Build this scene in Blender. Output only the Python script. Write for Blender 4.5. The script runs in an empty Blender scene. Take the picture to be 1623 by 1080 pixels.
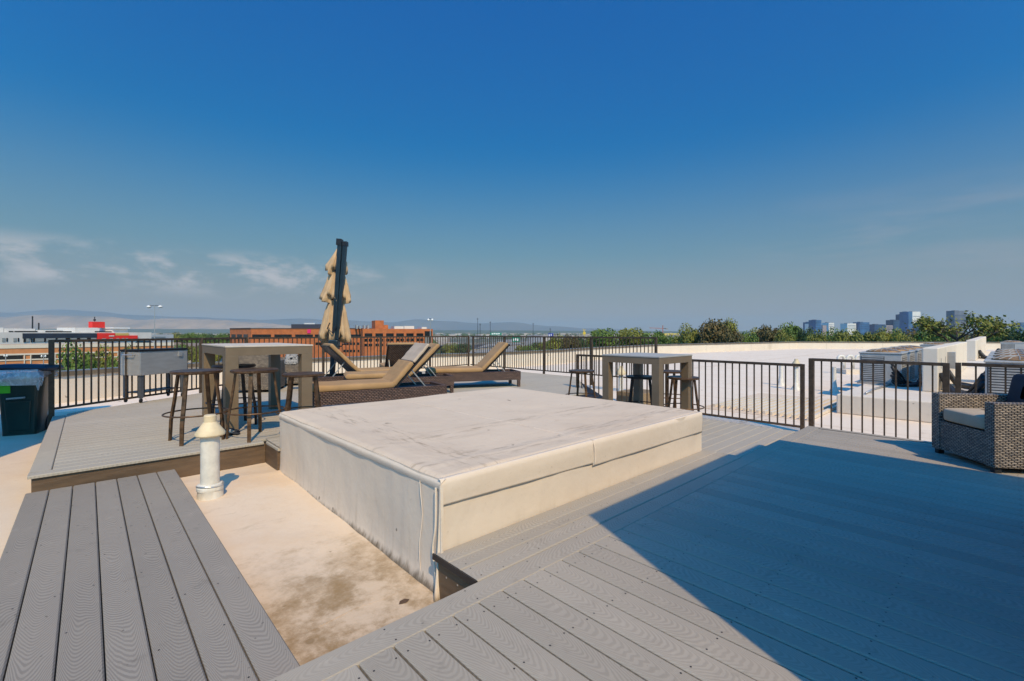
import bpy, bmesh, math, random
from mathutils import Vector, Matrix, noise
R = math.radians
random.seed(7)
scene = bpy.context.scene
# ------------------------------------------------------------------ camera
F, X0, Y0 = 725.7, 811.5, 527.8          # focal length in photo pixels, principal column, horizon row
PHI = R(42.82)
CU, SU = math.cos(PHI), math.sin(PHI)
CZ = 17.2                                 # eye height above the street
cam = bpy.data.cameras.new('camera'); camo = bpy.data.objects.new('camera', cam)
scene.collection.objects.link(camo); scene.camera = camo
camo.location = (0, 0, CZ); camo.rotation_euler = (R(90), 0, -PHI)
cam.sensor_width = 36; cam.lens = 36*F/1623; cam.shift_y = -12.2/1623
cam.clip_start = 0.05; cam.clip_end = 60000
# ------------------------------------------------------------------ light
SUN_EL = R(47); SUN_DIR = Vector((0.404*math.cos(SUN_EL), 0.915*math.cos(SUN_EL), -math.sin(SUN_EL))).normalized()
sun = bpy.data.lights.new('sun', 'SUN'); suno = bpy.data.objects.new('sun', sun)
scene.collection.objects.link(suno)
sun.energy = 3.45; sun.angle = R(0.5); sun.color = (1.0, 0.79, 0.49)
suno.rotation_euler = SUN_DIR.to_track_quat('-Z', 'Y').to_euler(); suno.location = (-5, -10, 40)
scene.view_settings.view_transform = 'Standard'; scene.view_settings.look = 'None'
scene.view_settings.exposure = 0.35; scene.view_settings.gamma = 1
scene.cycles.use_denoising = True
scene.cycles.max_bounces = 6; scene.cycles.volume_bounces = 0
W = bpy.data.worlds.new('World'); scene.world = W; W.use_nodes = True

class NT:
    """tiny node-tree helper"""
    def __init__(s, tree): s.t = tree; s.n = tree.nodes; s.l = tree.links
    def new(s, kind, **kw):
        n = s.n.new(kind)
        for k, v in kw.items():
            if k.startswith('_'): n.inputs[k[1:].replace('_', ' ')].default_value = v
            else: setattr(n, k, v)
        return n
    def link(s, a, b): s.l.new(a, b)
    def val(s, sock, v):
        if hasattr(v, 'links') or hasattr(v, 'is_linked'): s.l.new(v, sock)
        else: sock.default_value = v
    def math(s, op, a, b=0.0, c=None, clamp=False):
        n = s.n.new('ShaderNodeMath'); n.operation = op; n.use_clamp = clamp
        s.val(n.inputs[0], a); s.val(n.inputs[1], b)
        if c is not None: s.val(n.inputs[2], c)
        return n.outputs[0]
    def mix(s, f, a, b, mode='MIX'):
        n = s.n.new('ShaderNodeMix'); n.data_type = 'RGBA'; n.blend_type = mode
        s.val(n.inputs[0], f); s.val(n.inputs[6], a); s.val(n.inputs[7], b)
        return n.outputs[2]
    def ramp(s, v, lo, hi):
        n = s.n.new('ShaderNodeMapRange'); n.clamp = True; n.interpolation_type = 'SMOOTHSTEP'
        s.val(n.inputs[0], v); n.inputs[1].default_value = lo; n.inputs[2].default_value = hi
        return n.outputs[0]
    def noise(s, vec, scale, detail=4, rough=.55, dist=0.0):
        n = s.n.new('ShaderNodeTexNoise'); n.inputs['Scale'].default_value = scale
        n.inputs['Detail'].default_value = detail; n.inputs['Roughness'].default_value = rough
        n.inputs['Distortion'].default_value = dist
        if vec is not None: s.l.new(vec, n.inputs['Vector'])
        return n.outputs['Fac']
    def mapping(s, vec, loc=(0, 0, 0), rot=(0, 0, 0), scale=(1, 1, 1)):
        n = s.n.new('ShaderNodeMapping'); s.l.new(vec, n.inputs['Vector'])
        n.inputs['Location'].default_value = loc; n.inputs['Rotation'].default_value = rot; n.inputs['Scale'].default_value = scale
        return n.outputs[0]
def c4(c): return (c[0], c[1], c[2], 1.0)

def build_sky():
    w = NT(W.node_tree); w.n.clear()
    out = w.new('ShaderNodeOutputWorld'); bg = w.new('ShaderNodeBackground')
    sky = w.new('ShaderNodeTexSky'); sky.sky_type = 'NISHITA'; sky.sun_disc = False
    sky.sun_elevation = SUN_EL; sky.sun_rotation = R(203.8)
    sky.altitude = 1600; sky.air_density = 1.0; sky.dust_density = 1.4; sky.ozone_density = 2.5
    hs = w.new('ShaderNodeHueSaturation'); hs.inputs['Saturation'].default_value = 1.45
    hs.inputs['Hue'].default_value = .492; hs.inputs['Value'].default_value = 0.92
    w.link(sky.outputs[0], hs.inputs['Color'])
    # colour response: deep blue overhead, greyish at the horizon, extra light added behind the camera to lift the shade
    sc_ = w.new('ShaderNodeSeparateColor'); w.link(hs.outputs[0], sc_.inputs[0])
    K = .0911; ch = [w.math('MULTIPLY', sc_.outputs[i], K) for i in range(3)]
    r_ = w.math('MAXIMUM', .004, w.math('MULTIPLY', w.math('SUBTRACT', ch[0], .070), 1.25))
    g_ = w.math('MULTIPLY', w.math('POWER', ch[1], .66), .66)
    b_ = w.math('MULTIPLY', w.math('POWER', ch[2], .20), .56)
    cc = w.new('ShaderNodeCombineColor')
    for i, q in enumerate((r_, g_, b_)): w.link(w.math('MULTIPLY', q, 1/.191), cc.inputs[i])
    tc = w.new('ShaderNodeTexCoord'); sp = w.new('ShaderNodeSeparateXYZ')
    # turn the sky directions so that +Y is the view direction
    rot = w.new('ShaderNodeVectorRotate', rotation_type='Z_AXIS'); w.link(tc.outputs['Generated'], rot.inputs['Vector'])
    rot.inputs['Angle'].default_value = PHI
    w.link(rot.outputs[0], sp.inputs[0])
    az = w.math('ARCTAN2', sp.outputs[0], sp.outputs[1]); el = w.math('ARCSINE', sp.outputs[2])
    cv = w.new('ShaderNodeCombineXYZ'); w.link(az, cv.inputs[0]); w.link(el, cv.inputs[1])
    def band(x, c, h): # soft bump around c of half width h
        d = w.math('ABSOLUTE', w.math('SUBTRACT', x, c)); return w.math('SUBTRACT', 1.0, w.ramp(d, h*.25, h))
    n1 = w.noise(w.mapping(cv.outputs[0], loc=(3.1, .3, 0), scale=(9, 21, 1)), 1.0, 8, .60, .2)
    cum = w.math('MULTIPLY', w.ramp(n1, .45, .64), w.math('MULTIPLY', band(el, .108, .052), band(az, -.62, .50)))
    n2 = w.noise(w.mapping(cv.outputs[0], loc=(.4, 5.2, 0), rot=(0, 0, R(-24)), scale=(2.0, 15, 1)), 1.0, 5, .6, .6)
    wisp = w.math('MULTIPLY', w.ramp(n2, .45, .78), w.math('MULTIPLY', band(el, .15, .11), band(az, .72, .35)))
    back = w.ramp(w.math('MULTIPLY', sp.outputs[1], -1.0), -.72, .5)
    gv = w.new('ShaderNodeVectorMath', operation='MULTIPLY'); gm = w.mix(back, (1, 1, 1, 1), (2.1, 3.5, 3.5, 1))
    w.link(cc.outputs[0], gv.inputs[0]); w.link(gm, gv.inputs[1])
    low = w.math('SUBTRACT', 1.0, w.ramp(el, -.02, .40))
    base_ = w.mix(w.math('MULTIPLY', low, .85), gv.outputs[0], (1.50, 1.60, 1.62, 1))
    col = w.mix(w.math('MULTIPLY', cum, .70), base_, (3.3, 3.15, 3.2, 1))
    col = w.mix(w.math('MULTIPLY', wisp, .42), col, (2.3, 2.15, 2.35, 1))
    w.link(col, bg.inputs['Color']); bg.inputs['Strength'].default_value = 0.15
    w.link(bg.outputs[0], out.inputs[0])
build_sky()

# ------------------------------------------------------------------ coordinates from the photograph's geometry
def XZ(X, Z, h=0.0): return Vector((CU*X+SU*Z, -SU*X+CU*Z, CZ-h))
def at(px, py, h): Z = F*h/(py-Y0); return XZ((px-X0)*h/(py-Y0), Z, h)     # point at depth h below the eye
def ray(px, py, Z): return XZ((px-X0)*Z/F, Z, (py-Y0)*Z/F)                 # point at distance Z
H_FG, H_LD, H_WALK, H_LOW, H_ROOF = 1.20, 1.165, 1.29, 1.30, 1.46

# ------------------------------------------------------------------ object helpers
col = scene.collection
def tag(o, label=None, cat=None, group=None, kind=None):
    if label: o['label'] = label
    if cat: o['category'] = cat
    if group: o['group'] = group
    if kind: o['kind'] = kind
    return o
def empty(name, loc, rz=0.0, label=None, cat=None, group=None):
    o = bpy.data.objects.new(name, None); col.objects.link(o); o.empty_display_size = .2
    o.location = loc; o.rotation_euler = (0, 0, rz)
    return tag(o, label, cat, group)
def copy_tree(o, parent=None):
    c = o.copy(); col.objects.link(c); c.parent = parent
    for ch in list(o.children): copy_tree(ch, c)
    return c
class MB:
    def __init__(s): s.bm = bmesh.new(); s.uv = None
    def face(s, pts, uvs=None):
        vs = [s.bm.verts.new(p) for p in pts]
        try: f = s.bm.faces.new(vs)
        except ValueError: return None
        if uvs is not None:
            if s.uv is None: s.uv = s.bm.loops.layers.uv.new('UVMap')
            for l, u in zip(f.loops, uvs): l[s.uv].uv = u
        return f
    def hexa(s, b, t):   # bottom ring, top ring (same count, counter-clockwise)
        n = len(b); vb = [s.bm.verts.new(p) for p in b]; vt = [s.bm.verts.new(p) for p in t]
        s.bm.faces.new(vb[::-1]); s.bm.faces.new(vt)
        for i in range(n): s.bm.faces.new((vb[i], vb[(i+1) % n], vt[(i+1) % n], vt[i]))
        return s
    def box(s, x0, x1, y0, y1, z0, z1):
        return s.hexa([(x0,y0,z0),(x1,y0,z0),(x1,y1,z0),(x0,y1,z0)], [(x0,y0,z1),(x1,y0,z1),(x1,y1,z1),(x0,y1,z1)])
    def prism(s, poly, z0, z1): return s.hexa([(x, y, z0) for x, y in poly], [(x, y, z1) for x, y in poly])
    def bar(s, p, q, w, h=None, up=(0, 0, 1)):
        p, q = Vector(p), Vector(q); d = (q-p); L = d.length
        if L < 1e-6: return s
        d.normalize(); h = h or w; up = Vector(up)
        if abs(d.dot(up)) > .98: up = Vector((1, 0, 0))
        a = d.cross(up).normalized(); b = a.cross(d).normalized()
        r = [a*(-w/2)+b*(-h/2), a*(w/2)+b*(-h/2), a*(w/2)+b*(h/2), a*(-w/2)+b*(h/2)]
        r = r[::-1]
        return s.hexa([p+k for k in r], [q+k for k in r])
    def tube(s, pts, r, n=10, closed=False, cap=True):
        pts = [Vector(p) for p in pts]; m = len(pts); rr = r if isinstance(r, (list, tuple)) else [r]*m
        rings = []; prev = None
        for i, p in enumerate(pts):
            if closed: d = pts[(i+1) % m]-pts[(i-1) % m]
            else: d = pts[min(i+1, m-1)]-pts[max(i-1, 0)]
            d.normalize()
            if prev is None: a = d.orthogonal().normalized()
            else: a = (prev-d*prev.dot(d)).normalized()
            prev = a; b = d.cross(a)
            rings.append([s.bm.verts.new(p+(a*math.cos(2*math.pi*k/n)+b*math.sin(2*math.pi*k/n))*rr[i]) for k in range(n)])
        for i in range(m if closed else m-1):
            A, B = rings[i], rings[(i+1) % m]
            for k in range(n): s.bm.faces.new((A[k], A[(k+1) % n], B[(k+1) % n], B[k]))
        if cap and not closed: s.bm.faces.new(rings[0][::-1]); s.bm.faces.new(rings[-1])
        return s
    def lathe(s, prof, n=24, c=(0, 0, 0), cap=True, wob=None):
        c = Vector(c); rings = []
        for i, (r, z) in enumerate(prof):
            ring = []
            for k in range(n):
                a = 2*math.pi*k/n; q = r*(wob(i, a) if wob else 1)
                ring.append(s.bm.verts.new(c+Vector((q*math.cos(a), q*math.sin(a), z))))
            rings.append(ring)
        for A, B in zip(rings, rings[1:]):
            for k in range(n): s.bm.faces.new((A[k], A[(k+1) % n], B[(k+1) % n], B[k]))
        if cap: s.bm.faces.new(rings[0][::-1]); s.bm.faces.new(rings[-1])
        return s
    def grid(s, fn, nu, nv):  # fn(i/nu, j/nv) -> point
        g = [[s.bm.verts.new(fn(i/nu, j/nv)) for j in range(nv+1)] for i in range(nu+1)]
        for i in range(nu):
            for j in range(nv): s.bm.faces.new((g[i][j], g[i+1][j], g[i+1][j+1], g[i][j+1]))
        return s
    def mesh(s, name, m, smooth=False):
        if s.uv is None:   # box-projected metres, for woven and panelled materials
            s.bm.normal_update(); s.uv = s.bm.loops.layers.uv.new('UVMap')
            for f in s.bm.faces:
                n = f.normal; ax = max(range(3), key=lambda k: abs(n[k]))
                for l in f.loops:
                    c = l.vert.co; l[s.uv].uv = ((c.y, c.z), (c.x, c.z), (c.x, c.y))[ax]
        bmesh.ops.recalc_face_normals(s.bm, faces=s.bm.faces) if not getattr(s, 'keep', False) else None
        me = bpy.data.meshes.new(name); s.bm.to_mesh(me); s.bm.free(); me.materials.append(m)
        if smooth:
            for p in me.polygons: p.use_smooth = True
            if smooth is not True:
                try: me.set_sharp_from_angle(angle=R(smooth))
                except Exception: pass
        return me
    def build(s, name, m, parent=None, smooth=False, bevel=0.0, seg=2):
        o = bpy.data.objects.new(name, s.mesh(name, m, smooth)); col.objects.link(o); o.parent = parent
        if bevel:
            b = o.modifiers.new('bevel', 'BEVEL'); b.width = bevel; b.segments = seg; b.limit_method = 'ANGLE'; b.angle_limit = R(35)
        return o
def again(o, parent, **kw):   # a further copy of a part
    c = o.copy(); col.objects.link(c); c.parent = parent
    if 'loc' in kw: c.location = kw['loc']
    if 'rz' in kw: c.rotation_euler = (0, 0, kw['rz'])
    return c

# ------------------------------------------------------------------ materials
MATS = {}
def mk(name, base, rough=.6, metal=0.0, var=.12, scale=6.0, bump=0.0, bscale=60.0, col2=None, spec=.5, coord='Object', stretch=(1, 1, 1)):
    m = bpy.data.materials.new(name); m.use_nodes = True; w = NT(m.node_tree); w.n.clear()
    out = w.new('ShaderNodeOutputMaterial'); p = w.new('ShaderNodeBsdfPrincipled'); w.link(p.outputs[0], out.inputs[0])
    tc = w.new('ShaderNodeTexCoord'); v = w.mapping(tc.outputs[coord], scale=stretch)
    n = w.noise(v, scale, 5, .6)
    b2 = col2 if col2 else tuple(max(0, c*(1-var*2)) for c in base)
    b1 = base if col2 else tuple(min(1, c*(1+var*.6)) for c in base)
    w.link(w.mix(w.ramp(n, .3, .7), c4(b2), c4(b1)), p.inputs['Base Color'])
    p.inputs['Metallic'].default_value = metal; p.inputs['Specular IOR Level'].default_value = spec
    w.link(w.math('ADD', rough-.08, w.math('MULTIPLY', n, .16)), p.inputs['Roughness'])
    if bump:
        bn = w.new('ShaderNodeBump'); bn.inputs['Strength'].default_value = bump; bn.inputs['Distance'].default_value = .01
        w.link(w.noise(v, bscale, 4), bn.inputs['Height']); w.link(bn.outputs[0], p.inputs['Normal'])
    MATS[name] = m; return m
def deck_mat(name, base, dark, wear, bmp=.2, tv=.16):
    m = bpy.data.materials.new(name); m.use_nodes = True; w = NT(m.node_tree); w.n.clear()
    out = w.new('ShaderNodeOutputMaterial'); p = w.new('ShaderNodeBsdfPrincipled'); w.link(p.outputs[0], out.inputs[0])
    uv = w.new('ShaderNodeUVMap'); sp = w.new('ShaderNodeSeparateXYZ'); w.link(uv.outputs[0], sp.inputs[0])
    a, b = sp.outputs[0], sp.outputs[1]
    idx = w.math('FLOOR', w.math('DIVIDE', a, 20.0)); wn = w.new('ShaderNodeTexWhiteNoise', noise_dimensions='1D'); w.link(idx, wn.inputs['W'])
    rnd = wn.outputs['Value']
    v = w.new('ShaderNodeCombineXYZ'); w.link(a, v.inputs[0]); w.link(w.math('MULTIPLY', b, .35), v.inputs[1])
    n1 = w.noise(v.outputs[0], 1.1, 2, .5); n2 = w.noise(v.outputs[0], 9.0, 3, .6)
    b2 = w.math('MULTIPLY', w.math('ADD', b, w.math('MULTIPLY', w.math('SUBTRACT', rnd, .5), .5)), 1.0)
    arc = w.math('MULTIPLY', w.math('POWER', w.math('ABSOLUTE', b2), 2.3), .17)
    ph = w.math('SUBTRACT', a, arc)
    ph = w.math('ADD', ph, w.math('MULTIPLY', n1, .5)); ph = w.math('ADD', ph, w.math('MULTIPLY', n2, .014))
    s1 = w.math('SINE', w.math('MULTIPLY', ph, 2*math.pi/.030))
    s1 = w.ramp(s1, -.7, .5)
    fine = w.noise(w.mapping(v.outputs[0], scale=(14, 90, 1)), 6.0, 3, .6)
    tc = w.new('ShaderNodeTexCoord'); big = w.noise(tc.outputs['Object'], .9, 5, .6); scf = w.noise(w.mapping(tc.outputs['Object'], scale=(1, 1, 1)), 7.0, 7, .72); spot = w.noise(tc.outputs['Object'], 38.0, 2, .5)
    colr = w.mix(s1, c4(tuple(c*.92 for c in dark)), c4(base))
    colr = w.mix(w.math('MULTIPLY', w.ramp(fine, .35, .75), .35), colr, c4(tuple(c*1.12 for c in base)))
    colr = w.mix(w.math('MULTIPLY', w.ramp(big, .42, .72), .45), colr, c4(wear))
    colr = w.mix(w.math('MULTIPLY', w.ramp(scf, .56, .76), .30), colr, c4(tuple(c*1.35 for c in wear))); colr = w.mix(w.math('MULTIPLY', w.ramp(scf, .44, .28), .35), colr, c4(tuple(c*.62 for c in dark)))
    colr = w.mix(w.math('MULTIPLY', w.ramp(spot, .72, .76), .6), colr, c4(tuple(c*.35 for c in dark)))
    tint = w.math('ADD', 1-tv*.55, w.math('MULTIPLY', rnd, tv))
    cb = w.new('ShaderNodeCombineXYZ')
    for k in range(3): w.link(tint, cb.inputs[k])
    colr = w.mix(1.0, colr, cb.outputs[0], 'MULTIPLY')
    w.link(colr, p.inputs['Base Color']); p.inputs['Roughness'].default_value = .75; p.inputs['Specular IOR Level'].default_value = .12
    bn = w.new('ShaderNodeBump'); bn.inputs['Strength'].default_value = bmp; bn.inputs['Distance'].default_value = .0025
    w.link(w.math('ADD', s1, w.math('MULTIPLY', fine, .6)), bn.inputs['Height']); w.link(bn.outputs[0], p.inputs['Normal'])
    MATS[name] = m; return m
def membrane_mat(name, base, dirt, stain, stain_at=None, amount=.5, streaks=False, scale=1.0, blot=.5, rims=False, seam=None):
    m = bpy.data.materials.new(name); m.use_nodes = True; w = NT(m.node_tree); w.n.clear()
    out = w.new('ShaderNodeOutputMaterial'); p = w.new('ShaderNodeBsdfPrincipled'); w.link(p.outputs[0], out.inputs[0])
    tc = w.new('ShaderNodeTexCoord'); o = tc.outputs['Object']; sp = w.new('ShaderNodeSeparateXYZ'); w.link(o, sp.inputs[0])
    n1 = w.noise(o, .8*scale, 8, .68); n2 = w.noise(o, 4.5*scale, 7, .70); n3 = w.noise(o, 28*scale, 4, .6)
    c = w.mix(w.math('MULTIPLY', w.ramp(n1, .40, .70), amount), c4(base), c4(dirt))
    c = w.mix(w.math('MULTIPLY', w.ramp(n2, .52, .78), amount*.55), c, c4(dirt))
    c = w.mix(w.math('MULTIPLY', w.ramp(n3, .60, .80), .22), c, c4(stain))
    n4 = w.noise(w.mapping(o, rot=(0, 0, .5), scale=(1, 2.2, 1)), 2.1*scale, 8, .72, .25)
    c = w.mix(w.math('MULTIPLY', w.ramp(n4, .56, .72), amount*blot), c, c4(stain))
    n5 = w.noise(o, 5.0*scale, 2, .5); c = w.mix(w.math('MULTIPLY', w.ramp(n5, .735, .76), .7), c, c4(tuple(k*.45 for k in stain)))
    if stain_at:
        d = w.new('ShaderNodeVectorMath', operation='DISTANCE'); w.link(w.mapping(o, scale=(1, 1, 0)), d.inputs[0]); d.inputs[1].default_value = (stain_at[0], stain_at[1], 0)
        q = w.math('ADD', d.outputs['Value'], w.math('MULTIPLY', w.math('SUBTRACT', n2, .5), 1.6))
        q = w.math('ADD', q, w.math('MULTIPLY', w.math('SUBTRACT', n3, .5), .5))
        k = w.math('SUBTRACT', 1.0, w.ramp(q, stain_at[2]*.1, stain_at[2]))
        c = w.mix(w.math('MULTIPLY', k, w.math('ADD', .25, w.math('MULTIPLY', w.ramp(w.noise(o, 3.2, 9, .74), .40, .62), .72))), c, c4(stain))
    if rims:   # dirt lines washed along the rim of the box
        def bump(x, cc_, h): return w.math('SUBTRACT', 1.0, w.ramp(w.math('ABSOLUTE', w.math('SUBTRACT', x, cc_)), 0, h))
        for ax_, sc3, cen in ((0, (13, 2.2, 1), .36), (1, (2.2, 13, 1), .27), (1, (1.5, 9, 1), .95)):
            ns = w.noise(w.mapping(o, scale=sc3), 1.5, 7, .68)
            c = w.mix(w.math('MULTIPLY', w.math('MULTIPLY', w.ramp(ns, .50, .66), bump(sp.outputs[ax_], cen, .26)), .55), c, c4(tuple(k*.8 for k in stain)))
    if streaks:
        ns = w.noise(w.mapping(o, scale=(9, 9, .5)), 1.6, 5, .6)
        zz = w.ramp(sp.outputs[2], .42, .02)
        c = w.mix(w.math('MULTIPLY', w.math('MULTIPLY', w.ramp(ns, .50, .78), zz), .38), c, c4(stain))
        nf = w.noise(w.mapping(o, scale=(14, 14, 3)), 2.0, 4, .6)
        foot = w.ramp(w.math('ADD', sp.outputs[2], w.math('MULTIPLY', nf, -.10)), .03, -.035)
        c = w.mix(w.math('MULTIPLY', foot, .85), c, c4(tuple(k*.5 for k in stain)))
    if seam:   # lap seams between the membrane sheets
        for ax_, gap_ in ((0, seam), (1, seam*3.1)):
            fr = w.math('ABSOLUTE', w.math('SUBTRACT', w.math('FRACT', w.math('ADD', w.math('DIVIDE', sp.outputs[ax_], gap_), w.math('MULTIPLY', n2, .012))), .5))
            c = w.mix(w.math('MULTIPLY', w.math('SUBTRACT', 1.0, w.ramp(fr, 0, .010)), .45), c, c4(stain))
            c = w.mix(w.math('MULTIPLY', w.math('SUBTRACT', 1.0, w.ramp(fr, 0, .08)), .18), c, c4(dirt))
    w.link(c, p.inputs['Base Color']); p.inputs['Roughness'].default_value = .7; p.inputs['Specular IOR Level'].default_value = .15
    bn = w.new('ShaderNodeBump'); bn.inputs['Strength'].default_value = .45; bn.inputs['Distance'].default_value = .02
    w.link(w.math('ADD', w.noise(o, 3.2*scale, 3), w.math('MULTIPLY', n3, .12)), bn.inputs['Height']); w.link(bn.outputs[0], p.inputs['Normal'])
    MATS[name] = m; return m
def weave_mat(name, light, dark, gap, bw=.055, rh=.014):
    m = bpy.data.materials.new(name); m.use_nodes = True; w = NT(m.node_tree); w.n.clear()
    out = w.new('ShaderNodeOutputMaterial'); p = w.new('ShaderNodeBsdfPrincipled'); w.link(p.outputs[0], out.inputs[0])
    uv = w.new('ShaderNodeUVMap'); sp = w.new('ShaderNodeSeparateXYZ'); w.link(uv.outputs[0], sp.inputs[0])
    jit = w.math('MULTIPLY', w.math('SUBTRACT', w.noise(uv.outputs[0], 22, 2), .5), rh*.5)
    y = w.math('ADD', sp.outputs[1], jit); row = w.math('FLOOR', w.math('DIVIDE', y, rh)); sh = w.math('MULTIPLY', w.math('MODULO', row, 2.0), .5)
    xx = w.math('ADD', w.math('DIVIDE', w.math('ADD', sp.outputs[0], jit), bw), sh)
    fx = w.math('ABSOLUTE', w.math('SINE', w.math('MULTIPLY', xx, math.pi))); fy = w.math('ABSOLUTE', w.math('SINE', w.math('MULTIPLY', w.math('DIVIDE', y, rh), math.pi)))
    hgt = w.math('MULTIPLY', w.math('POWER', fx, .55), w.math('POWER', fy, .5))
    cell = w.new('ShaderNodeCombineXYZ'); w.link(w.math('FLOOR', xx), cell.inputs[0]); w.link(row, cell.inputs[1])
    wn = w.new('ShaderNodeTexWhiteNoise', noise_dimensions='2D'); w.link(cell.outputs[0], wn.inputs['Vector'])
    c = w.mix(wn.outputs['Value'], c4(dark), c4(light)); c = w.mix(w.ramp(hgt, .30, .62), c4(gap), c)
    w.link(c, p.inputs['Base Color']); p.inputs['Roughness'].default_value = .45; p.inputs['Specular IOR Level'].default_value = .3
    bn = w.new('ShaderNodeBump'); bn.inputs['Strength'].default_value = 1.0; bn.inputs['Distance'].default_value = .008
    w.link(hgt, bn.inputs['Height']); w.link(bn.outputs[0], p.inputs['Normal'])
    MATS[name] = m; return m
def brick_mat(name, a, b, mortar, bw=.6, rh=.25):
    m = weave_mat(name, a, b, mortar, bw, rh); p = [n for n in m.node_tree.nodes if n.type == 'BSDF_PRINCIPLED'][0]
    p.inputs['Roughness'].default_value = .85
    return m
deckm = deck_mat('grey_composite', (.335, .290, .235), (.300, .260, .210), (.395, .335, .265), .15)
deckm3 = deck_mat('grey_composite_lightened', (.395, .345, .280), (.365, .318, .258), (.440, .380, .300), .12, .05)  # same boards lightened: brighter light on these decks is put into the colour
deckm2 = deck_mat('grey_composite_walkway', (.290, .252, .210), (.222, .192, .162), (.310, .265, .215), .24)
fascia = mk('brown_fascia', (.135, .082, .045), .6, var=.18, scale=3, bump=.2, bscale=30, stretch=(1, 1, 6))
roofm = membrane_mat('roof_membrane', (.76, .63, .50), (.66, .52, .39), (.36, .22, .12), None, .5, seam=1.9)
patchm = membrane_mat('stained_membrane', (.66, .52, .385), (.60, .42, .26), (.27, .175, .085), (0.95, 2.15, 1.35), .6, scale=1.1)
boxside = membrane_mat('box_side_membrane', (.66, .55, .44), (.58, .47, .365), (.20, .145, .085), None, .4, streaks=True, scale=1.3, blot=.12)
boxtop = membrane_mat('box_top_membrane', (.63, .50, .37), (.54, .415, .30), (.25, .175, .11), None, .5, scale=1.3, blot=.42, rims=True)
wallm = membrane_mat('parapet_membrane', (.68, .585, .475), (.58, .485, .385), (.4, .33, .25), None, .4, seam=3.0)
capm = mk('parapet_cap', (.17, .13, .085), .5, .2, var=.15, scale=2)
capgrey = mk('grey_metal_cap', (.25, .25, .25), .45, .4, var=.15, scale=2)
railm = mk('bronze_rail', (.085, .056, .035), .45, .3, var=.2, scale=20)
tabm = mk('taupe_table', (.185, .132, .082), .55, .1, var=.06, scale=5)
topm = mk('white_top', (.56, .48, .40), .6, var=.06, scale=9, spec=.15)
stoolm = mk('rusty_bronze', (.15, .082, .042), .42, .55, var=.3, scale=14)
stoolnavy = mk('dark_stool_metal', (.028, .025, .028), .4, .5, var=.2, scale=14)
steel = mk('brushed_steel', (.50, .48, .46), .36, .6, var=.05, scale=4, stretch=(1, 1, 5))
darkmetal = mk('dark_metal', (.03, .03, .034), .4, .5)
black = mk('black_rubber', (.012, .012, .014), .55)
weave_g = weave_mat('grey_wicker', (.36, .29, .225), (.17, .14, .115), (.012, .010, .012), .042, .0145)
weave_back = weave_mat('back_wicker', (.24, .19, .17), (.15, .12, .11), (.02, .016, .016), .05, .022)
weave_b = weave_mat('brown_wicker', (.155, .092, .070), (.085, .052, .043), (.014, .009, .008), .048, .024)
cush = mk('tan_cushion', (.46, .36, .25), .85, var=.06, scale=4, bump=.3, bscale=350)
gold = mk('gold_cushion', (.40, .235, .105), .85, var=.08, scale=3, bump=.3, bscale=300)
sling = mk('beige_sling', (.48, .37, .27), .8, var=.05, scale=3, bump=.2, bscale=400)
navy = mk('navy_fabric', (.018, .024, .036), .8, var=.2, scale=6)
canopym = mk('tan_canopy', (.52, .355, .205), .85, var=.10, scale=3, bump=.3, bscale=200)
mastm = mk('dark_teal_mast', (.022, .040, .055), .35, .4, var=.1)
binm = mk('dark_green_bin', (.012, .034, .026), .38, var=.15, scale=3)
lidm = mk('navy_lid', (.020, .028, .045), .5, var=.15, scale=3)
greenm = mk('green_sticker', (.10, .52, .02), .5, var=.05)
plaster = mk('pvc_white', (.66, .61, .53), .5, var=.08, scale=12)
capcone = mk('cream_cap', (.68, .54, .34), .55, var=.08, scale=9)
acm = mk('ac_grey', (.40, .39, .37), .5, .1, var=.08)
aclouv = mk('ac_louver', (.10, .095, .095), .5, .3, var=.1)
acrust = mk('ac_guard', (.34, .19, .08), .55, .3, var=.25, scale=10)
concrete = mk('concrete', (.34, .31, .28), .85, var=.15, scale=3)
def plastic_film():
    m = bpy.data.materials.new('clear_film'); m.use_nodes = True; w = NT(m.node_tree); w.n.clear()
    out = w.new('ShaderNodeOutputMaterial'); tr = w.new('ShaderNodeBsdfTransparent'); gl = w.new('ShaderNodeBsdfPrincipled')
    gl.inputs['Base Color'].default_value = (.9, .9, .92, 1); gl.inputs['Roughness'].default_value = .22
    tc = w.new('ShaderNodeTexCoord'); n = w.noise(tc.outputs['Object'], 9, 4, .6, 1.5)
    bn = w.new('ShaderNodeBump'); bn.inputs['Strength'].default_value = .9; bn.inputs['Distance'].default_value = .03; w.link(n, bn.inputs['Height']); w.link(bn.outputs[0], gl.inputs['Normal'])
    mx = w.new('ShaderNodeMixShader'); w.link(w.math('ADD', .50, w.math('MULTIPLY', w.ramp(n, .45, .75), .4)), mx.inputs[0])
    w.link(tr.outputs[0], mx.inputs[1]); w.link(gl.outputs[0], mx.inputs[2]); w.link(mx.outputs[0], out.inputs[0]); return m
film = plastic_film()

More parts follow.
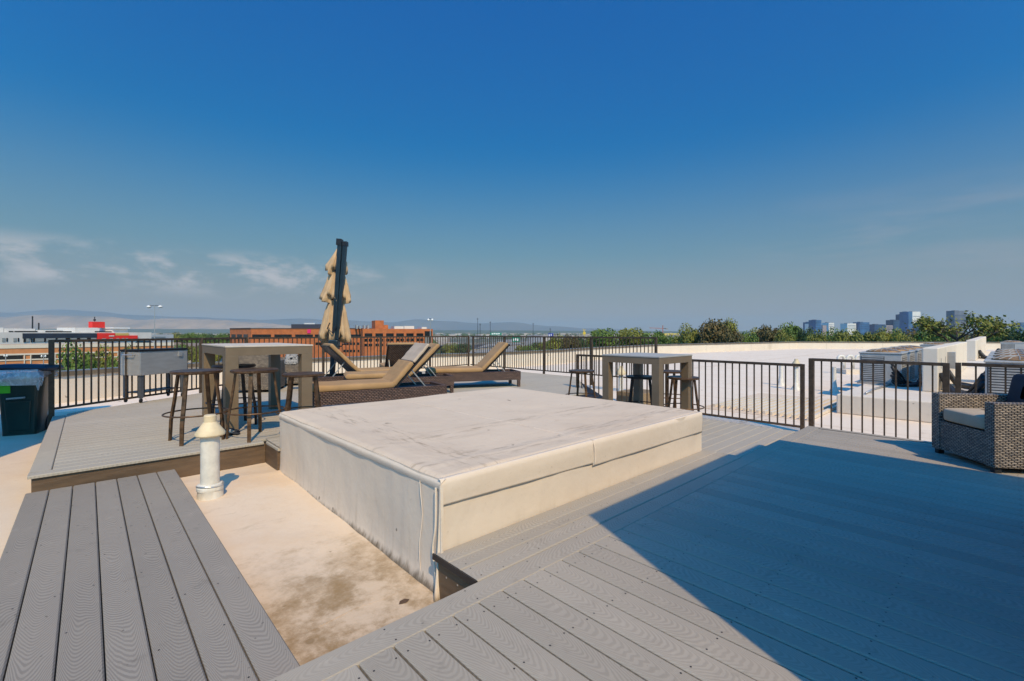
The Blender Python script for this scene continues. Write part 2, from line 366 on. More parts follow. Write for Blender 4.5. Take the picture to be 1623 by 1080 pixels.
# ================================================================== THE BUILDING WE STAND ON
PAR = [XZ(*p).xy for p in [(-12.6, 5.0), (-9.6, 9.64), (-9.2, 10.9), (-8.6, 12.3), (-4.0, 17.0), (-1.7, 18.3), (2.1, 22.0), (4.05, 25.0), (10.0, 32.0), (26.2, 42.4), (46.0, 39.8), (85, 30), (70, -22), (-16, -22)]]
bld = empty('white_roofed_building', (0, 0, 0), 0, 'wide flat roofed building with white membrane roof that carries the decks', 'building')
ctr = Vector((sum(p.x for p in PAR)/len(PAR), sum(p.y for p in PAR)/len(PAR)))
PAR = list(reversed(PAR))                                      # counter-clockwise
def area(P): return sum(P[i].x*P[(i+1) % len(P)].y-P[(i+1) % len(P)].x*P[i].y for i in range(len(P)))
if area(PAR) < 0: PAR.reverse()
def inset(P, d):
    out = []
    n = len(P)
    for i in range(n):
        a, b, c = P[i-1], P[i], P[(i+1) % n]
        n1 = Vector((-(b-a).y, (b-a).x)).normalized(); n2 = Vector((-(c-b).y, (c-b).x)).normalized()
        m = (n1+n2).normalized(); out.append(b+m*d/max(.4, m.dot(n1)))
    return out
PIN = inset(PAR, .25); POUT = inset(PAR, -.04); PIN2 = inset(PAR, .29)
mb = MB(); mb.prism([tuple(p) for p in PIN], CZ-H_ROOF-.3, CZ-H_ROOF); mb.build('roof_membrane', roofm, bld)
mb = MB(); mb.prism([tuple(p) for p in inset(PAR, .06)], 0, CZ-H_ROOF-.32); mb.build('outer_wall', wallm, bld)
def ringstrip(outer, inner, z0, z1):
    mb = MB(); n = len(outer)
    for i in range(n):
        j = (i+1) % n
        a, b, c, d = outer[i], outer[j], inner[j], inner[i]
        mb.hexa([(a.x, a.y, z0), (b.x, b.y, z0), (c.x, c.y, z0), (d.x, d.y, z0)], [(a.x, a.y, z1), (b.x, b.y, z1), (c.x, c.y, z1), (d.x, d.y, z1)])
    return mb
par = ringstrip(PAR, PIN, CZ-H_ROOF-.3, CZ-.86).build('parapet', wallm, bld)
ringstrip(POUT, PIN2, CZ-.90, CZ-.815).build('cap', capm, par)
ringstrip(inset(PAR, .0), inset(PAR, .27), CZ-.8145, CZ-.80).build('cap_top', capgrey, par)
# sloping, stained patch of membrane round the vent pipe
def patch(i, j):
    u = -3.6+5.6*i; v = 1.0+10.6*j
    h = H_ROOF-.008-.055*min(1, max(0, (v-1.9)/2.7))
    e = min(i, 1-i, j, 1-j)
    n = noise.noise(Vector((u*1.7, v*1.7, 0)))*.007+noise.noise(Vector((u*5, v*4, 3)))*.0025
    fold = .012*math.exp(-((v-5.05-.12*math.sin(u*3))/.05)**2)*(u > .3)
    if e < .02: return Vector((u, v, CZ-H_ROOF+.002))
    return Vector((u, v, CZ-h+n+fold))
mb = MB(); mb.grid(patch, 110, 180); mb.build('membrane_patch', patchm, bld, smooth=True)
# lap seams of the membrane as thin raised strips
def seam(name, pts, w, mat_, parent, t=.004):
    mb = MB()
    for a, b in zip(pts, pts[1:]): mb.bar(a, b, w, t)
    return mb.build(name, mat_, parent)

seam('lap_seam', [at(505, 994, 1.447), at(560, 966, 1.4465), at(610, 949, 1.446), at(655, 928, 1.445)], .008, patchm, bld, .005)
leafm = mk('dead_leaf', (.10, .055, .03), .8)
for k, (px, py, s_, lab) in enumerate([(495, 906, .035, 'largest dead brown leaf on the tan roof beside the white box'), (497, 878, .022, 'small dead leaf just above the largest one on the tan roof'), (640, 955, .030, 'dead leaf near the foot of the white box corner'), (607, 921, .018, 'tiny dead leaf close to the side of the white box'), (421, 879, .020, 'small dead leaf nearest to the walkway boards')]):
    p_ = at(px, py, 1.449); mb = MB(); n_ = 9; rl = random.Random(k)
    ring = [Vector((s_*rl.uniform(.5, 1.2)*math.cos(6.283*q/n_), s_*rl.uniform(.4, .9)*math.sin(6.283*q/n_), .004+.006*rl.random())) for q in range(n_)]
    for q in range(n_): mb.face([Vector((0, 0, .006)), ring[q], ring[(q+1) % n_]])
    bmesh.ops.remove_doubles(mb.bm, verts=mb.bm.verts, dist=1e-6)
    o = mb.build('dead_leaf', leafm); o.location = p_; tag(o, lab, 'leaf', 'dead leaves on the tan roof')

# ================================================================== DECKS
def line_x(p, q, y):  # where segment p-q meets height y
    t = (y-p[1])/(q[1]-p[1]); return p[0]+t*(q[0]-p[0])
class Deck:
    T = .025
    def __init__(s, name, z, label, m):
        s.z = z; s.m = m; s.root = empty(name, (0, 0, 0), 0, label, 'deck'); s.mb = MB(); s.mb.uv = s.mb.bm.loops.layers.uv.new('UVMap'); s.k = random.randint(0, 400)
        
    def board(s, along, s0, s1, c0, w=.1345, e0=0.0, e1=0.0, dz=0.0):
        """board along 'u' or 'v' from s0 to s1; it covers c0..c0+w across; e0/e1 skew its ends"""
        ch = .006; z1 = s.z+dz; z0 = z1-s.T; s.k += 1; off = 20*s.k+random.random()*8+2
        prof = [(0, z0), (w, z0), (w, z1-ch), (w-ch, z1), (w*.5, z1), (ch, z1), (0, z1-ch)]
        def P(a, c, z): return (a, c0+c, z) if along == 'u' else (c0+c, a, z)
        A = [P(s0+e0*(c/w), c, z) for c, z in prof]; B = [P(s1+e1*(c/w), c, z) for c, z in prof]
        bw = lambda c: 2*c/w-1
        n = len(prof)
        for i in range(n):
            j = (i+1) % n; ca, cb = prof[i][0], prof[j][0]
            s.mb.face([A[i], A[j], B[j], B[i]], [(off, bw(ca)), (off, bw(cb)), (off+abs(s1-s0), bw(cb)), (off+abs(s1-s0), bw(ca))])
        s.mb.face(A[::-1], [(off+.01*i, 0) for i in range(n)]); s.mb.face(B, [(off+.01*i, 0) for i in range(n)])
    def screw(s, x, y, dz=0.0):
        z = s.z+.0008; f = s.mb.face([(x+.0042*math.cos(1.047*k), y+.0042*math.sin(1.047*k), z) for k in range(6)], [(0, 0)]*6)
        f.material_index = 1
    def finish(s, bolts=True):
        o = s.mb.build('boards', s.m, s.root); o.data.materials.append(darkmetal)
        return s.root
P0 = .1400
# --- foreground deck (boards run away to the left), picture-frame border along its edge
zf = CZ-H_FG
d = Deck('foreground_deck', zf, 'large grey composite deck in the foreground, half in blue shade', deckm)
UL, UR, VE = -3.2, 6.83, 1.737
def splits(a, b, L=3.66, off=0.0):
    xs = [a]; x = a+off if off else a+L
    while x < b-.4: xs.append(x); x += L
    xs.append(b); return list(zip(xs, xs[1:]))
for a, b in ((UL, .1), (.102, 3.23), (3.232, UR-.142)): d.board('u', a, b, VE-P0+.003)
c = UL
while c < UR-.16:
    g_ = random.uniform(0, .0045); d.board('v', -7.0, VE-P0+.001-random.uniform(0, .001), c+.003+g_/2, .1335-g_)
    for vj in (1.53, 1.195, .774, .353, -.068, -.49, -.91, -1.33):
        for dx in (.022, .112):
            if random.random() < .93: d.screw(c+.003+dx+random.uniform(-.004, .004), vj+random.uniform(-.006, .006))
    c += P0
for a, b in splits(UL, UR-.142, 3.66, 2.0):
    x = a+.05
    while x < b: d.screw(x, VE-.028); d.screw(x+.004, VE-.115); x += .406
d.board('v', -7.0, VE, UR-P0+.003)
# strip that runs on beside the white box
for a, b in ((1.385, 2.63), (2.632, 4.655)):
    d.board('u', a, b, VE+.003)
d.board('u', 1.385, 4.655, VE+.143, .100); d.board('u', 1.385, 4.655, VE+.246, .125)
for x in (1.43, 1.84, 2.25, 2.60, 2.67, 3.06, 3.47, 3.88, 4.3, 4.62): d.screw(x, VE+.03); d.screw(x, VE+.118); d.screw(x+.01, VE+.17)
fg = d.finish()
MB().box(UL, UR-.05, -6.9, VE-.05, zf-.10, zf-.032).build('gap_shade_sheet', black, fg); MB().box(1.42, 4.60, VE-.0495, VE+.36, zf-.10, zf-.032).build('gap_shade_sheet', black, fg)  # black sheets added under the boards, standing in for shade in the gaps
zb = CZ-H_ROOF
def fascias(root, boxes):
    for b_ in boxes: MB().box(*b_).build('fascia', fascia, root)
fascias(fg, [(UL, 1.40, VE-.045, VE-.02, zb, zf-.026), (4.63, UR-.02, VE-.045, VE-.02, zb, zf-.026), (1.398, 1.418, VE-.02, VE+.36, zb, zf-.026), (4.61, 4.635, VE-.02, VE+.36, zb, zf-.026), (UR-.045, UR-.02, -7, VE-.046, zb, zf-.026)])
mb = MB(); mb.box(1.375, 1.3845, VE+.002, VE+.385, zf-.032, zf-.001); mb.build('edge_trim', darkmetal, fg)
for v, z in ((1.92, .07), (1.93, .14), (2.02, .07)): MB().box(1.3955, 1.398, v-.004, v+.004, zf-.03-z-.004, zf-.03-z+.004).build('screw_head', steel, fg)
# --- walkway on the left
d = Deck('walkway_deck', CZ-H_WALK, 'grey composite walkway of seven long boards at the lower left', deckm2)
for k in range(7):
    d.board('v', -3.0, 5.345, .61-(k+1)*P0+.002, .1345)
    for vj in (5.2, 4.8, 4.39, 3.98, 3.57, 3.16, 2.75, 2.34, 1.93):
        for dx in (.022, .112):
            if random.random() < .35: d.screw(.61-(k+1)*P0+dx, vj+random.uniform(-.01, .01))
wk = d.finish()
MB().box(-.34, .58, 1.5, 5.32, CZ-H_WALK-.07, CZ-H_WALK-.03).build('gap_shade_sheet', black, wk)
mb = MB(); mb.box(-.35, .59, 1.5, 5.33, CZ-H_WALK-.13, CZ-H_WALK-.026); mb.build('fascia', fascia, wk)
# --- raised deck on the left and behind the box
zl = CZ-H_LD
d = Deck('lounge_deck', zl, 'raised grey composite deck that carries the loungers and the tall cooler cart', deckm3)
FARL = [(-.36, 9.13), (1.70, 10.67), (2.64, 11.40), (9.52, 12.42)]
def far_v_left(u):
    for p, q in zip(FARL, FARL[1:]):
        if p[0] <= u <= q[0]: return p[1]+(q[1]-p[1])*(u-p[0])/(q[0]-p[0])
    return 12.42
def u_min(v):    # left end of the boards at v (diagonal edge on the far side)
    if v <= 9.13: return -.36
    for p, q in zip(FARL, FARL[1:]):
        if p[1] <= v <= q[1]: return p[0]+(q[0]-p[0])*(v-p[1])/(q[1]-p[1])
    return 9.5
def u_max(v):
    if v < 5.5: return 4.7
    if v < 7.7: return 7.1+(v-5.5)*(9.5-7.1)/2.2
    return 9.5
d.board('v', 5.39+.142, 9.05, -.36, .1345)
d.board('u', -.36, 1.38, 5.39); d.board('v', 4.97, 5.39+.002, 1.402, .03, dz=0)
v = 5.53
while v < 12.4:
    a = max(-.22, u_min(v)); b = u_max(v)
    ea = max(-.22, u_min(v+.1345))-a
    for s0, s1 in (splits(a, b, 3.66, 2.2) if b-a > 1 else [(a, b)]):
        if s1-s0 > .05: d.board('u', s0+(.001 if s0 > a else 0), s1-.001, v+.003, .1345, ea if s0 == a else 0, 0)
    v += P0
v = 5.0
while v < 5.5:
    d.board('u', 1.436, u_max(v), v, .1345); v += P0
ld = d.finish(False)
MB().prism([(-.31, 5.44), (1.40, 5.44), (1.44, 5.03), (7.0, 5.03), (9.4, 7.7), (9.4, 12.3), (2.7, 11.3), (-.31, 9.0)], zl-.10, zl-.032).build('gap_shade_sheet', black, ld)
fascias(ld, [(-.335, 1.40, 5.41, 5.435, zb, zl-.026), (1.402, 1.427, 4.99, 5.4095, zb, zl-.026), (-.34, -.318, 5.436, 9.1, zb, zl-.026), (4.66, 7.1, 4.985, 4.999, CZ-H_LOW-.1, zl-.026)])
for p_, q_ in (((7.12, 5.52, zl-.09), (9.48, 7.7, zl-.09)), ((9.48, 7.7, zl-.09), (9.48, 12.4, zl-.09))): MB().bar(p_, q_, .02, .12).build('fascia', fascia, ld)
mb = MB(); mb.bar((1.425, 4.965, zl-.006), (1.425, 5.40, zl-.006), .012, .012); mb.build('edge_trim', deckm, ld)
# --- lower deck at the right of the box
d = Deck('lower_deck', CZ-H_LOW, 'low grey composite deck between the white box and the right railing, under the square table', deckm3)
v = 1.75
while v < 4.9: d.board('u', 4.66, 6.86, v+.003, .1345); v += P0
lo = d.finish(False)
MB().box(4.66, 6.83, 1.77, 4.93, CZ-H_LOW-.10, CZ-H_LOW-.032).build('gap_shade_sheet', black, lo)
mb = MB(); mb.box(6.84, 6.858, 1.76, 4.95, CZ-H_ROOF, CZ-H_LOW-.026); mb.build('fascia', fascia, lo)

# ================================================================== WHITE MEMBRANE BOX
BU0, BU1, BV0, BV1 = 1.432, 4.60, 2.115, 5.02; ZT = CZ-.80
box = empty('membrane_box', (BU0, BV0, CZ-H_ROOF), 0, 'large low white box wrapped in stained roofing membrane, in the middle of the decks', 'roof box')
bw, bd, bh = BU1-BU0, BV1-BV0, ZT-(CZ-H_ROOF)
def side(p, q, nrm):   # membrane wall with gentle bulges
    p, q, nrm = Vector(p), Vector(q), Vector(nrm)
    def f(i, j):
        x = p.lerp(q, i); z = -.03+(bh-.012+.03)*j
        k = noise.noise(Vector((x.x*2.0+7*nrm.x, x.y*2.0, z*1.4)))*.012+noise.noise(Vector((x.x*7, x.y*7, z*2.5)))*.004
        flare = .045*math.exp(-max(0, z)/.05)
        edge = min(i, 1-i)*40
        return Vector((x.x, x.y, z))+nrm*(k*min(1, edge)+flare*.7)
    return f
mb = MB()
mb.grid(side((0, 0, 0), (0, bd, 0), (-1, 0, 0)), 70, 16); mb.grid(side((0, 0, 0), (bw, 0, 0), (0, -1, 0)), 70, 16)
mb.grid(side((bw, 0, 0), (bw, bd, 0), (1, 0, 0)), 40, 8); mb.grid(side((0, bd, 0), (bw, bd, 0), (0, 1, 0)), 40, 8)
mb.build('side_membrane', boxside, box, smooth=True)
def topf(i, j):
    x, y = bw*i, bd*j
    k = noise.noise(Vector((x*1.1, y*1.1, 5)))*.012+noise.noise(Vector((x*3.5, y*3.5, 9)))*.004
    # ponding sag inside the rim and a soft ridge along the front edge
    rim = min(x, y*1.0, bw-x, bd-y); k += -.012*min(1, rim/.3)+.006*math.exp(-((y-.24)/.05)**2)+.004*math.exp(-((x-.2)/.05)**2)
    r = max(0, .03-rim)/.03
    return Vector((x, y, bh+k*min(1, rim/.04)-.018*r*r))
mb = MB(); mb.grid(topf, 120, 110); top = mb.build('top_membrane', boxtop, box, smooth=True)
def lipf(u0, u1, drop0, drop1):
    def f(i, j):
        x = u0+(u1-u0)*i; dr = drop0+(drop1-drop0)*i; z = bh-.018-dr*j
        w = noise.noise(Vector((x*2.2, 3, z*3)))*.006
        belly = .006*math.sin(math.pi*min(1, j*1.05))+.004*noise.noise(Vector((x*1.3, z*12, 4)))*math.sin(math.pi*j)+.005*abs(noise.noise(Vector((x*6+z*5, z*3, 8))))*j
        if j == 0: return Vector((x, .02, bh-.006))
        if j < .13: return Vector((x, -.004, bh-.010))
        return Vector((x, -.006-belly*(1-.6*j)-abs(w)*j*.35, z))
    return f
mb = MB(); mb.grid(lipf(-.012, 1.36, .135, .165), 90, 12); mb.grid(lipf(1.35, bw+.004, .185, .195), 110, 12)
lip = mb.build('front_lip', boxside, box, smooth=True); sm = lip.modifiers.new('thickness', 'SOLIDIFY'); sm.thickness = .003
def lips(i, j):
    y = bd*i; z = bh-.018-.05*j
    if j == 0: return Vector((.02, y-.01, bh-.006))
    return Vector((-.008-.006*math.sin(math.pi*j)-.003*noise.noise(Vector((y*4, z*9, 1))), y-.01, z))
mb = MB(); mb.grid(lips, 60, 5); mb.build('side_lip', boxside, box, smooth=True)
# seams: one across the top, one down the front, two near the corner
for pts_, r_ in (([(1.36, .0, bh-.012), (1.352, -.026, bh-.06), (1.352, -.03, bh-.17)], .0025),
      ([(1.36+.004*math.sin(k), y, topf(1.36/bw, y/bd).z+.001) for k, y in enumerate([.02+.29*q for q in range(11)]) if y < bd-.01], .0022),
      ([(-.012+.004*math.sin(z*20), .20+.012*math.sin(z*11), z) for z in [.05*q for q in range(1, 13)]], .0022),
      ([(-.016, .035+.03*math.exp(-((z-.25)/.09)**2), z) for z in [.03*q for q in range(0, 21)]], .006)):
    MB().tube(pts_, r_, 6).build('seam', roofm, box)
mb = MB()   # corner fold of membrane flaring at the foot
def fold(i, j):
    z = bh*.98*j; fl = .05*math.exp(-z/.16)
    ang = -math.pi*.75+ (i-.5)*1.2
    rr = .02+fl+.012*math.sin(i*9+z*7)*math.exp(-z/.3)
    return Vector((rr*math.cos(ang)*1.0, rr*math.sin(ang), z-.02))
mb.grid(fold, 14, 24); mb.build('corner_fold', boxside, box, smooth=True)

# ================================================================== OFF-FRAME WALLS THAT CAST THE SHADE
HB = 3.0; pu0, pv0 = 2.42-.377*HB, 1.872-.853*HB; pu1 = 5.69-.377*HB
ph = empty('stair_penthouse', (pu0, pv0, 0), 0, 'pale stuccoed stair penthouse behind the foreground deck', 'penthouse')
stucco = mk('stucco', (.55, .50, .44), .85, var=.08, scale=3, bump=.3, bscale=90)
b = MB().box(0, pu1-pu0, -7.0, 0, CZ-H_ROOF, zf+HB-.10).build('wall', stucco, ph)
MB().box(-.0, pu1-pu0, -7.0, 0, zf+HB-.098, zf+HB).build('roof_cap', capm, ph)
dr = MB().box(.9, 1.85, .001, .05, zf+.01, zf+2.12).build('door', mk('door_brown', (.10, .07, .05), .5), ph)
MB().box(.98, 1.0, .05, .10, zf+1.0, zf+1.14).build('handle', steel, dr)
ub, vb = -1.55, 5.79
st = empty('brick_stair_tower', (ub, vb, 0), 0, 'tall tan stair tower standing on the roof left of the walkway', 'tower')
MB().box(-2.6, 0, 0, 2.2, CZ-H_ROOF, CZ+3.4).build('wall', stucco, st)
MB().box(-2.64, .02, -.04, 2.24, CZ+3.402, CZ+3.5).build('roof_cap', capm, st)

# ================================================================== RAILINGS
def railing(name, label, pts, top, bot, posts, spacing, foot, group='bronze railings round the decks', mid=None, pw=.05):
    """pts: plan points; top/bot: depth of the rails below the eye; foot: depth the posts go down to"""
    a0 = Vector(pts[0]); root = empty(name, (a0.x, a0.y, CZ-foot), 0, label, 'railing', group)
    L = lambda p, h: (p[0]-a0.x, p[1]-a0.y, foot-h)
    mb = MB()
    for p, q in zip(pts, pts[1:]): mb.bar(L(p, top), L(q, top), .045, .04)
    mb.build('top_rail', railm, root, bevel=.003)
    mb = MB()
    for p, q in zip(pts, pts[1:]): mb.bar(L(p, bot), L(q, bot), .035, .03)
    mb.build('bottom_rail', railm, root)
    post = None
    for p in posts:
        if post is None: post = MB().box(-pw/2, pw/2, -pw/2, pw/2, 0, foot-top+.018).build('post', railm, root); post.location = L(p, foot)
        else: again(post, root, loc=L(p, foot))
    bal = None
    for p, q in zip(pts, pts[1:]):
        p, q = Vector(p), Vector(q); n = max(1, round((q-p).length/spacing)); ang = math.atan2((q-p).y, (q-p).x)
        for k in range(1, n):
            c = p.lerp(q, k/n)
            if any((Vector(x[:2])-c).length < .05 for x in posts): continue
            if bal is None: bal = MB().box(-.0085, .0085, -.0085, .0085, -(bot-top)+.015, -.02).build('baluster', railm, root)
            b_ = bal if not bal.get('used') else again(bal, root); bal['used'] = 1
            b_.location = L((c.x, c.y), top); b_.rotation_euler = (0, 0, ang)
    if bal is not None and 'used' in bal: del bal['used']
    return root
railing('deck_railing', 'bronze railing behind the cooler cart, from the bin to the corner', [(-.38, 9.28), (1.64, 10.80), (2.6, 11.55)], .118, 1.09, [(-.38, 9.28), (1.64, 10.80), (2.6, 11.55)], .106, H_LD+.2, pw=.062)
railing('deck_railing', 'bronze railing behind the umbrella and rear loungers, before the orange building', [(2.66, 11.57), (6.1, 12.06), (9.6, 12.56)], .120, 1.09, [(4.4, 11.82), (6.1, 12.06), (7.9, 12.32), (9.6, 12.56)], .108, H_LD+.2)
railing('deck_railing', 'bronze railing at the far right edge of the lounge deck before the highway', [(9.65, 12.50), (9.65, 5.51)], .118, 1.09, [(9.65, 12.35), (9.65, 10.78), (9.65, 9.06), (9.65, 7.35), (9.65, 5.51)], .10, H_LD+.2)
railing('deck_railing', 'low bronze railing on the roof right of the square bar table', [(7.65, 6.20), (7.65, 2.02)], .475, 1.375, [(7.65, 6.20), (7.65, 4.15), (7.65, 2.02)], .111, H_ROOF)
railing('deck_gate', 'bronze gate section between the two thick posts, behind the armchair', [(7.65, 1.90), (7.65, .50)], .385, 1.365, [(7.65, 1.905), (7.65, .495)], .117, H_ROOF, pw=.062)
railing('deck_railing', 'bronze railing beyond the wicker armchair, next to the gate', [(7.65, .36), (7.65, -3.2)], .375, 1.365, [(7.65, .39), (7.65, -1.6), (7.65, -3.2)], .117, H_ROOF)

# ================================================================== FURNITURE
def fix(root, label=None, loc=None, rz=None, s=None):
    if label: root['label'] = label
    if loc is not None: root.location = loc
    if rz is not None: root.rotation_euler = (0, 0, rz)
    if s: root.scale = (s, s, s)
    return root
# ---- bar tables
def bar_table(name, label, u, v, z, lu, lv, H, leg, apron, rz=0, bt=None):
    r = empty(name, (u, v, z), rz, label, 'bar table', 'tall bar tables on the decks')
    MB().box(-.006, lu+.006, -.006, lv+.006, H-.018, H).build('table_top', bt or topm, r, bevel=.003)
    mb = MB(); zt = H-.0185; za = zt-apron
    mb.box(leg*.0, lu, 0, .03, za, zt); mb.box(0, lu, lv-.03, lv, za, zt); mb.box(0, .03, .031, lv-.031, za, zt); mb.box(lu-.03, lu, .031, lv-.031, za, zt)
    mb.build('apron', tabm, r)
    for x, y in ((0, 0), (lu-leg, 0), (0, lv-leg), (lu-leg, lv-leg)):
        e = .0008
        MB().box(x-e, x+leg+e, y-e, y+leg+e, 0, zt-.0005 if False else za-.0003).build('leg', tabm, r, bevel=.004)
    return r
bar_table('bar_table', 'tall taupe bar table with long cream top, left of the umbrella', 1.185, 6.22, zl, .99, 1.50, 1.01, .135, .10)
bar_table('bar_table', 'tall square taupe bar table with grey top behind the white box', 5.28, 2.97, CZ-H_LOW, .886, .868, 1.0, .105, .085, bt=mk('grey_white_top', (.36, .35, .33), .6, var=.05, spec=.15))
# ---- stools
def make_stool():
    r = empty('bar_stool', (0, 0, 0), 0, 'stool', 'bar stool', 'round bar stools at the tall tables')
    MB().lathe([(.05, .722), (.225, .725), (.240, .735), (.240, .752), (.230, .760), (.10, .752), (.02, .750)], 32).build('seat', stoolm, r, smooth=30)
    leg = None
    for k in range(4):
        a = R(45+90*k); mb = MB(); tan = Vector((-math.sin(a), math.cos(a), 0))
        pts = [(.19, .722), (.225, .45), (.262, .22), (.272, 0.0)]
        rings = []
        for (ra, z), w in zip(pts, (.038, .038, .036, .033)):
            c = Vector((ra*math.cos(a), ra*math.sin(a), z)); n = Vector((math.cos(a), math.sin(a), 0))*.010
            rings.append([c-tan*w/2-n, c+tan*w/2-n, c+tan*w/2+n, c-tan*w/2+n])
        for A, B in zip(rings, rings[1:]):
            for i in range(4): mb.face([A[i], A[(i+1) % 4], B[(i+1) % 4], B[i]])
        mb.face(rings[0]); mb.face(rings[-1][::-1]); bmesh.ops.remove_doubles(mb.bm, verts=mb.bm.verts, dist=1e-5)
        mb.build('leg', stoolm, r)
    MB().tube([(.298*math.cos(2*math.pi*k/40), .298*math.sin(2*math.pi*k/40), .30) for k in range(40)], .0085, 8, closed=True).build('foot_ring', stoolm, r, smooth=True)
    return r
def pos_z(px, Z, z): X = (px-X0)*Z/F; p = XZ(X, Z); return Vector((p.x, p.y, z))
stool = make_stool()
fix(stool, 'brown metal stool at the outer left end of the long table, by the vent pipe', pos_z(312, 4.98, zl), R(8))
def stool_at(label, px, Z, z, rz, s=1.0, m=None):
    c = copy_tree(stool); fix(c, label, pos_z(px, Z, z), rz, s)
    if m:
        for ch in c.children: ch.data = ch.data.copy(); ch.data.materials[0] = m
    return c
stool_at('brown stool between the thick front leg of the long table and the white box', 404, 5.12, zl, R(20))
stool_at('brown stool against the left corner of the white box, before the nearest lounger', 481, 5.22, zl, R(-22), .93)
stool_at('blackish navy stool pushed far under the long table, half hidden by its front leg', 371, 5.80, zl, R(5), 1.0, stoolnavy)
stool_at('brown stool standing alone left of the square table', 922, 7.55, CZ-H_LOW, R(12), .90)
stool_at('dark stool half hidden behind the front leg of the square table', 1016, 6.62, CZ-H_LOW, R(30), .89, stoolnavy)
stool_at('brown stool on the far right side of the square table, behind another stool', 1063, 7.45, CZ-H_LOW, R(0), .90)
stool_at('brown stool at the right front of the square table, by the box corner', 1083, 6.42, CZ-H_LOW, R(40), .90)
# ---- crumpled thing by the table leg
p = at(363, 690, H_LD)
t = empty('crumpled_cloth', (p.x, p.y, zl), 0, 'small crumpled black and white cloth on the deck by the long table leg', 'cloth')
def blob(r, sx, sy, sz, seed, amp=.35, n=14):
    def f(i, j):
        a = 2*math.pi*i; b = math.pi*(j*.98+.01)
        d = Vector((math.cos(a)*math.sin(b), math.sin(a)*math.sin(b), math.cos(b)))
        k = 1+amp*noise.noise(d*2.2+Vector((seed, 0, 0)))+amp*.4*noise.noise(d*6+Vector((seed, 3, 0)))
        return Vector((d.x*sx*k, d.y*sy*k, max(-sz*.6, d.z*sz*k)))*r
    return f
mb = MB(); mb.grid(blob(.075, 1.2, .8, .5, 4, .8), 26, 16); o = mb.build('black_part', navy, t, smooth=True); o.location = (0, 0, .025)
mb = MB(); mb.grid(blob(.045, 1.1, .8, .55, 9, .8), 20, 12); o = mb.build('white_part', topm, t, smooth=True); o.location = (-.01, -.03, .045)

# ---- loungers (foot at x=0, head at x=1.95)
def make_lounger(back=48, upper=None):
    r = empty('sun_lounger', (0, 0, 0), 0, 'lounger', 'sun lounger', 'wicker sun loungers on the lounge deck')
    L, Wd, ht, hb = 1.97, .70, .335, .150
    MB().box(0, L, -Wd/2, -Wd/2+.045, hb, ht).box(0, L, Wd/2-.045, Wd/2, hb, ht).box(0, .045, -Wd/2+.0455, Wd/2-.0455, hb, ht).box(L-.045, L, -Wd/2+.0455, Wd/2-.0455, hb, ht).build('frame', weave_b, r, bevel=.006)
    MB().box(.05, L-.05, -Wd/2+.05, Wd/2-.05, ht-.07, ht-.04).build('base_panel', black, r)
    for x in (.01, L-.07):
        for y in (-Wd/2+.002, Wd/2-.062): MB().box(x, x+.06, y, y+.06, 0, hb-.0005).build('leg', weave_b, r)
    hx = 1.16; c, s_ = math.cos(R(back)), math.sin(R(back)); BL = .80
    def P(d, n, y): return (hx+d*c-n*s_, y, ht+.005+d*s_+n*c)
    # seat mattress with soft edges
    def pad(x0, x1, w, t, z, sag=0.0):
        def f(i, j):
            # cross-section loop j, along i
            a = 2*math.pi*j; ca, sa = math.cos(a), math.sin(a)
            k = .22; yy = (abs(ca)**k)*math.copysign(1, ca)*w/2; zz = (abs(sa)**k)*math.copysign(1, sa)*t/2
            e = min(i, 1-i); q = min(1, (e/.03)**.5) if e < .03 else 1
            n = noise.noise(Vector((i*5, j*4, z)))*.006
            return x0+(x1-x0)*i, yy*(.96+.04*q), (zz*q)+n
        return f
    def padmesh(x0, x1, w, t, tf):
        f = pad(x0, x1, w, t, x0); mb = MB(); mb.grid(lambda i, j: Vector(tf(*f(i, j))), 44, 28)
        bmesh.ops.remove_doubles(mb.bm, verts=mb.bm.verts, dist=1e-5); return mb
    padmesh(-.01, hx, .66, .10, lambda x, y, z: (x, y, ht+.045+z)).build('mattress', gold, r, smooth=True)
    padmesh(0, BL*(.56 if upper else 1.0), .66, .085, lambda x, y, z: P(x, z+.055, y)).build('back_cushion', gold, r, smooth=True)
    if upper: padmesh(BL*.57, BL*1.04, .66, .05, lambda x, y, z: P(x, z+.045, y)).build('head_cushion', sling, r, smooth=True)
    mb = MB()
    for y in (-Wd/2+.03, Wd/2-.03): mb.bar(P(0, 0, y), P(BL, 0, y), .03, .025)
    mb.bar(P(BL, 0, -Wd/2+.03), P(BL, 0, Wd/2-.03), .03, .025)
    mb.build('back_frame', darkmetal, r)
    mb = MB(); a, b2, c2, d2 = P(.02, .006, -.31), P(BL-.01, .006, -.31), P(BL-.01, .006, .31), P(.02, .006, .31)
    q = [Vector(k) for k in (a, b2, c2, d2)]; n = Vector(P(0, .012, 0))-Vector(P(0, 0, 0))
    mb.hexa([k-n for k in q], q); mb.build('back_panel', weave_back, r)
    for y in (-.27, .27): MB().bar(P(BL*.45, -.01, y), (hx+.52, y, ht-.06), .016, .016).build('strut', steel, r)
    return r
def place(o, px, py, h, ang):
    """foot end of the thing at photo point (px,py) at depth h; ang = heading in camera terms (0 = straight away, 90 = to the right)"""
    p = at(px, py, h); a = R(90)-R(ang)-PHI; o.location = (p.x, p.y, zl); o.rotation_euler = (0, 0, a); return o
l1 = make_lounger(48, True); l1['label'] = 'lounger nearest to the white box, gold mattress with beige head part'
l2 = make_lounger(45); l2['label'] = 'gold lounger just behind the nearest one, its back raised to the right'
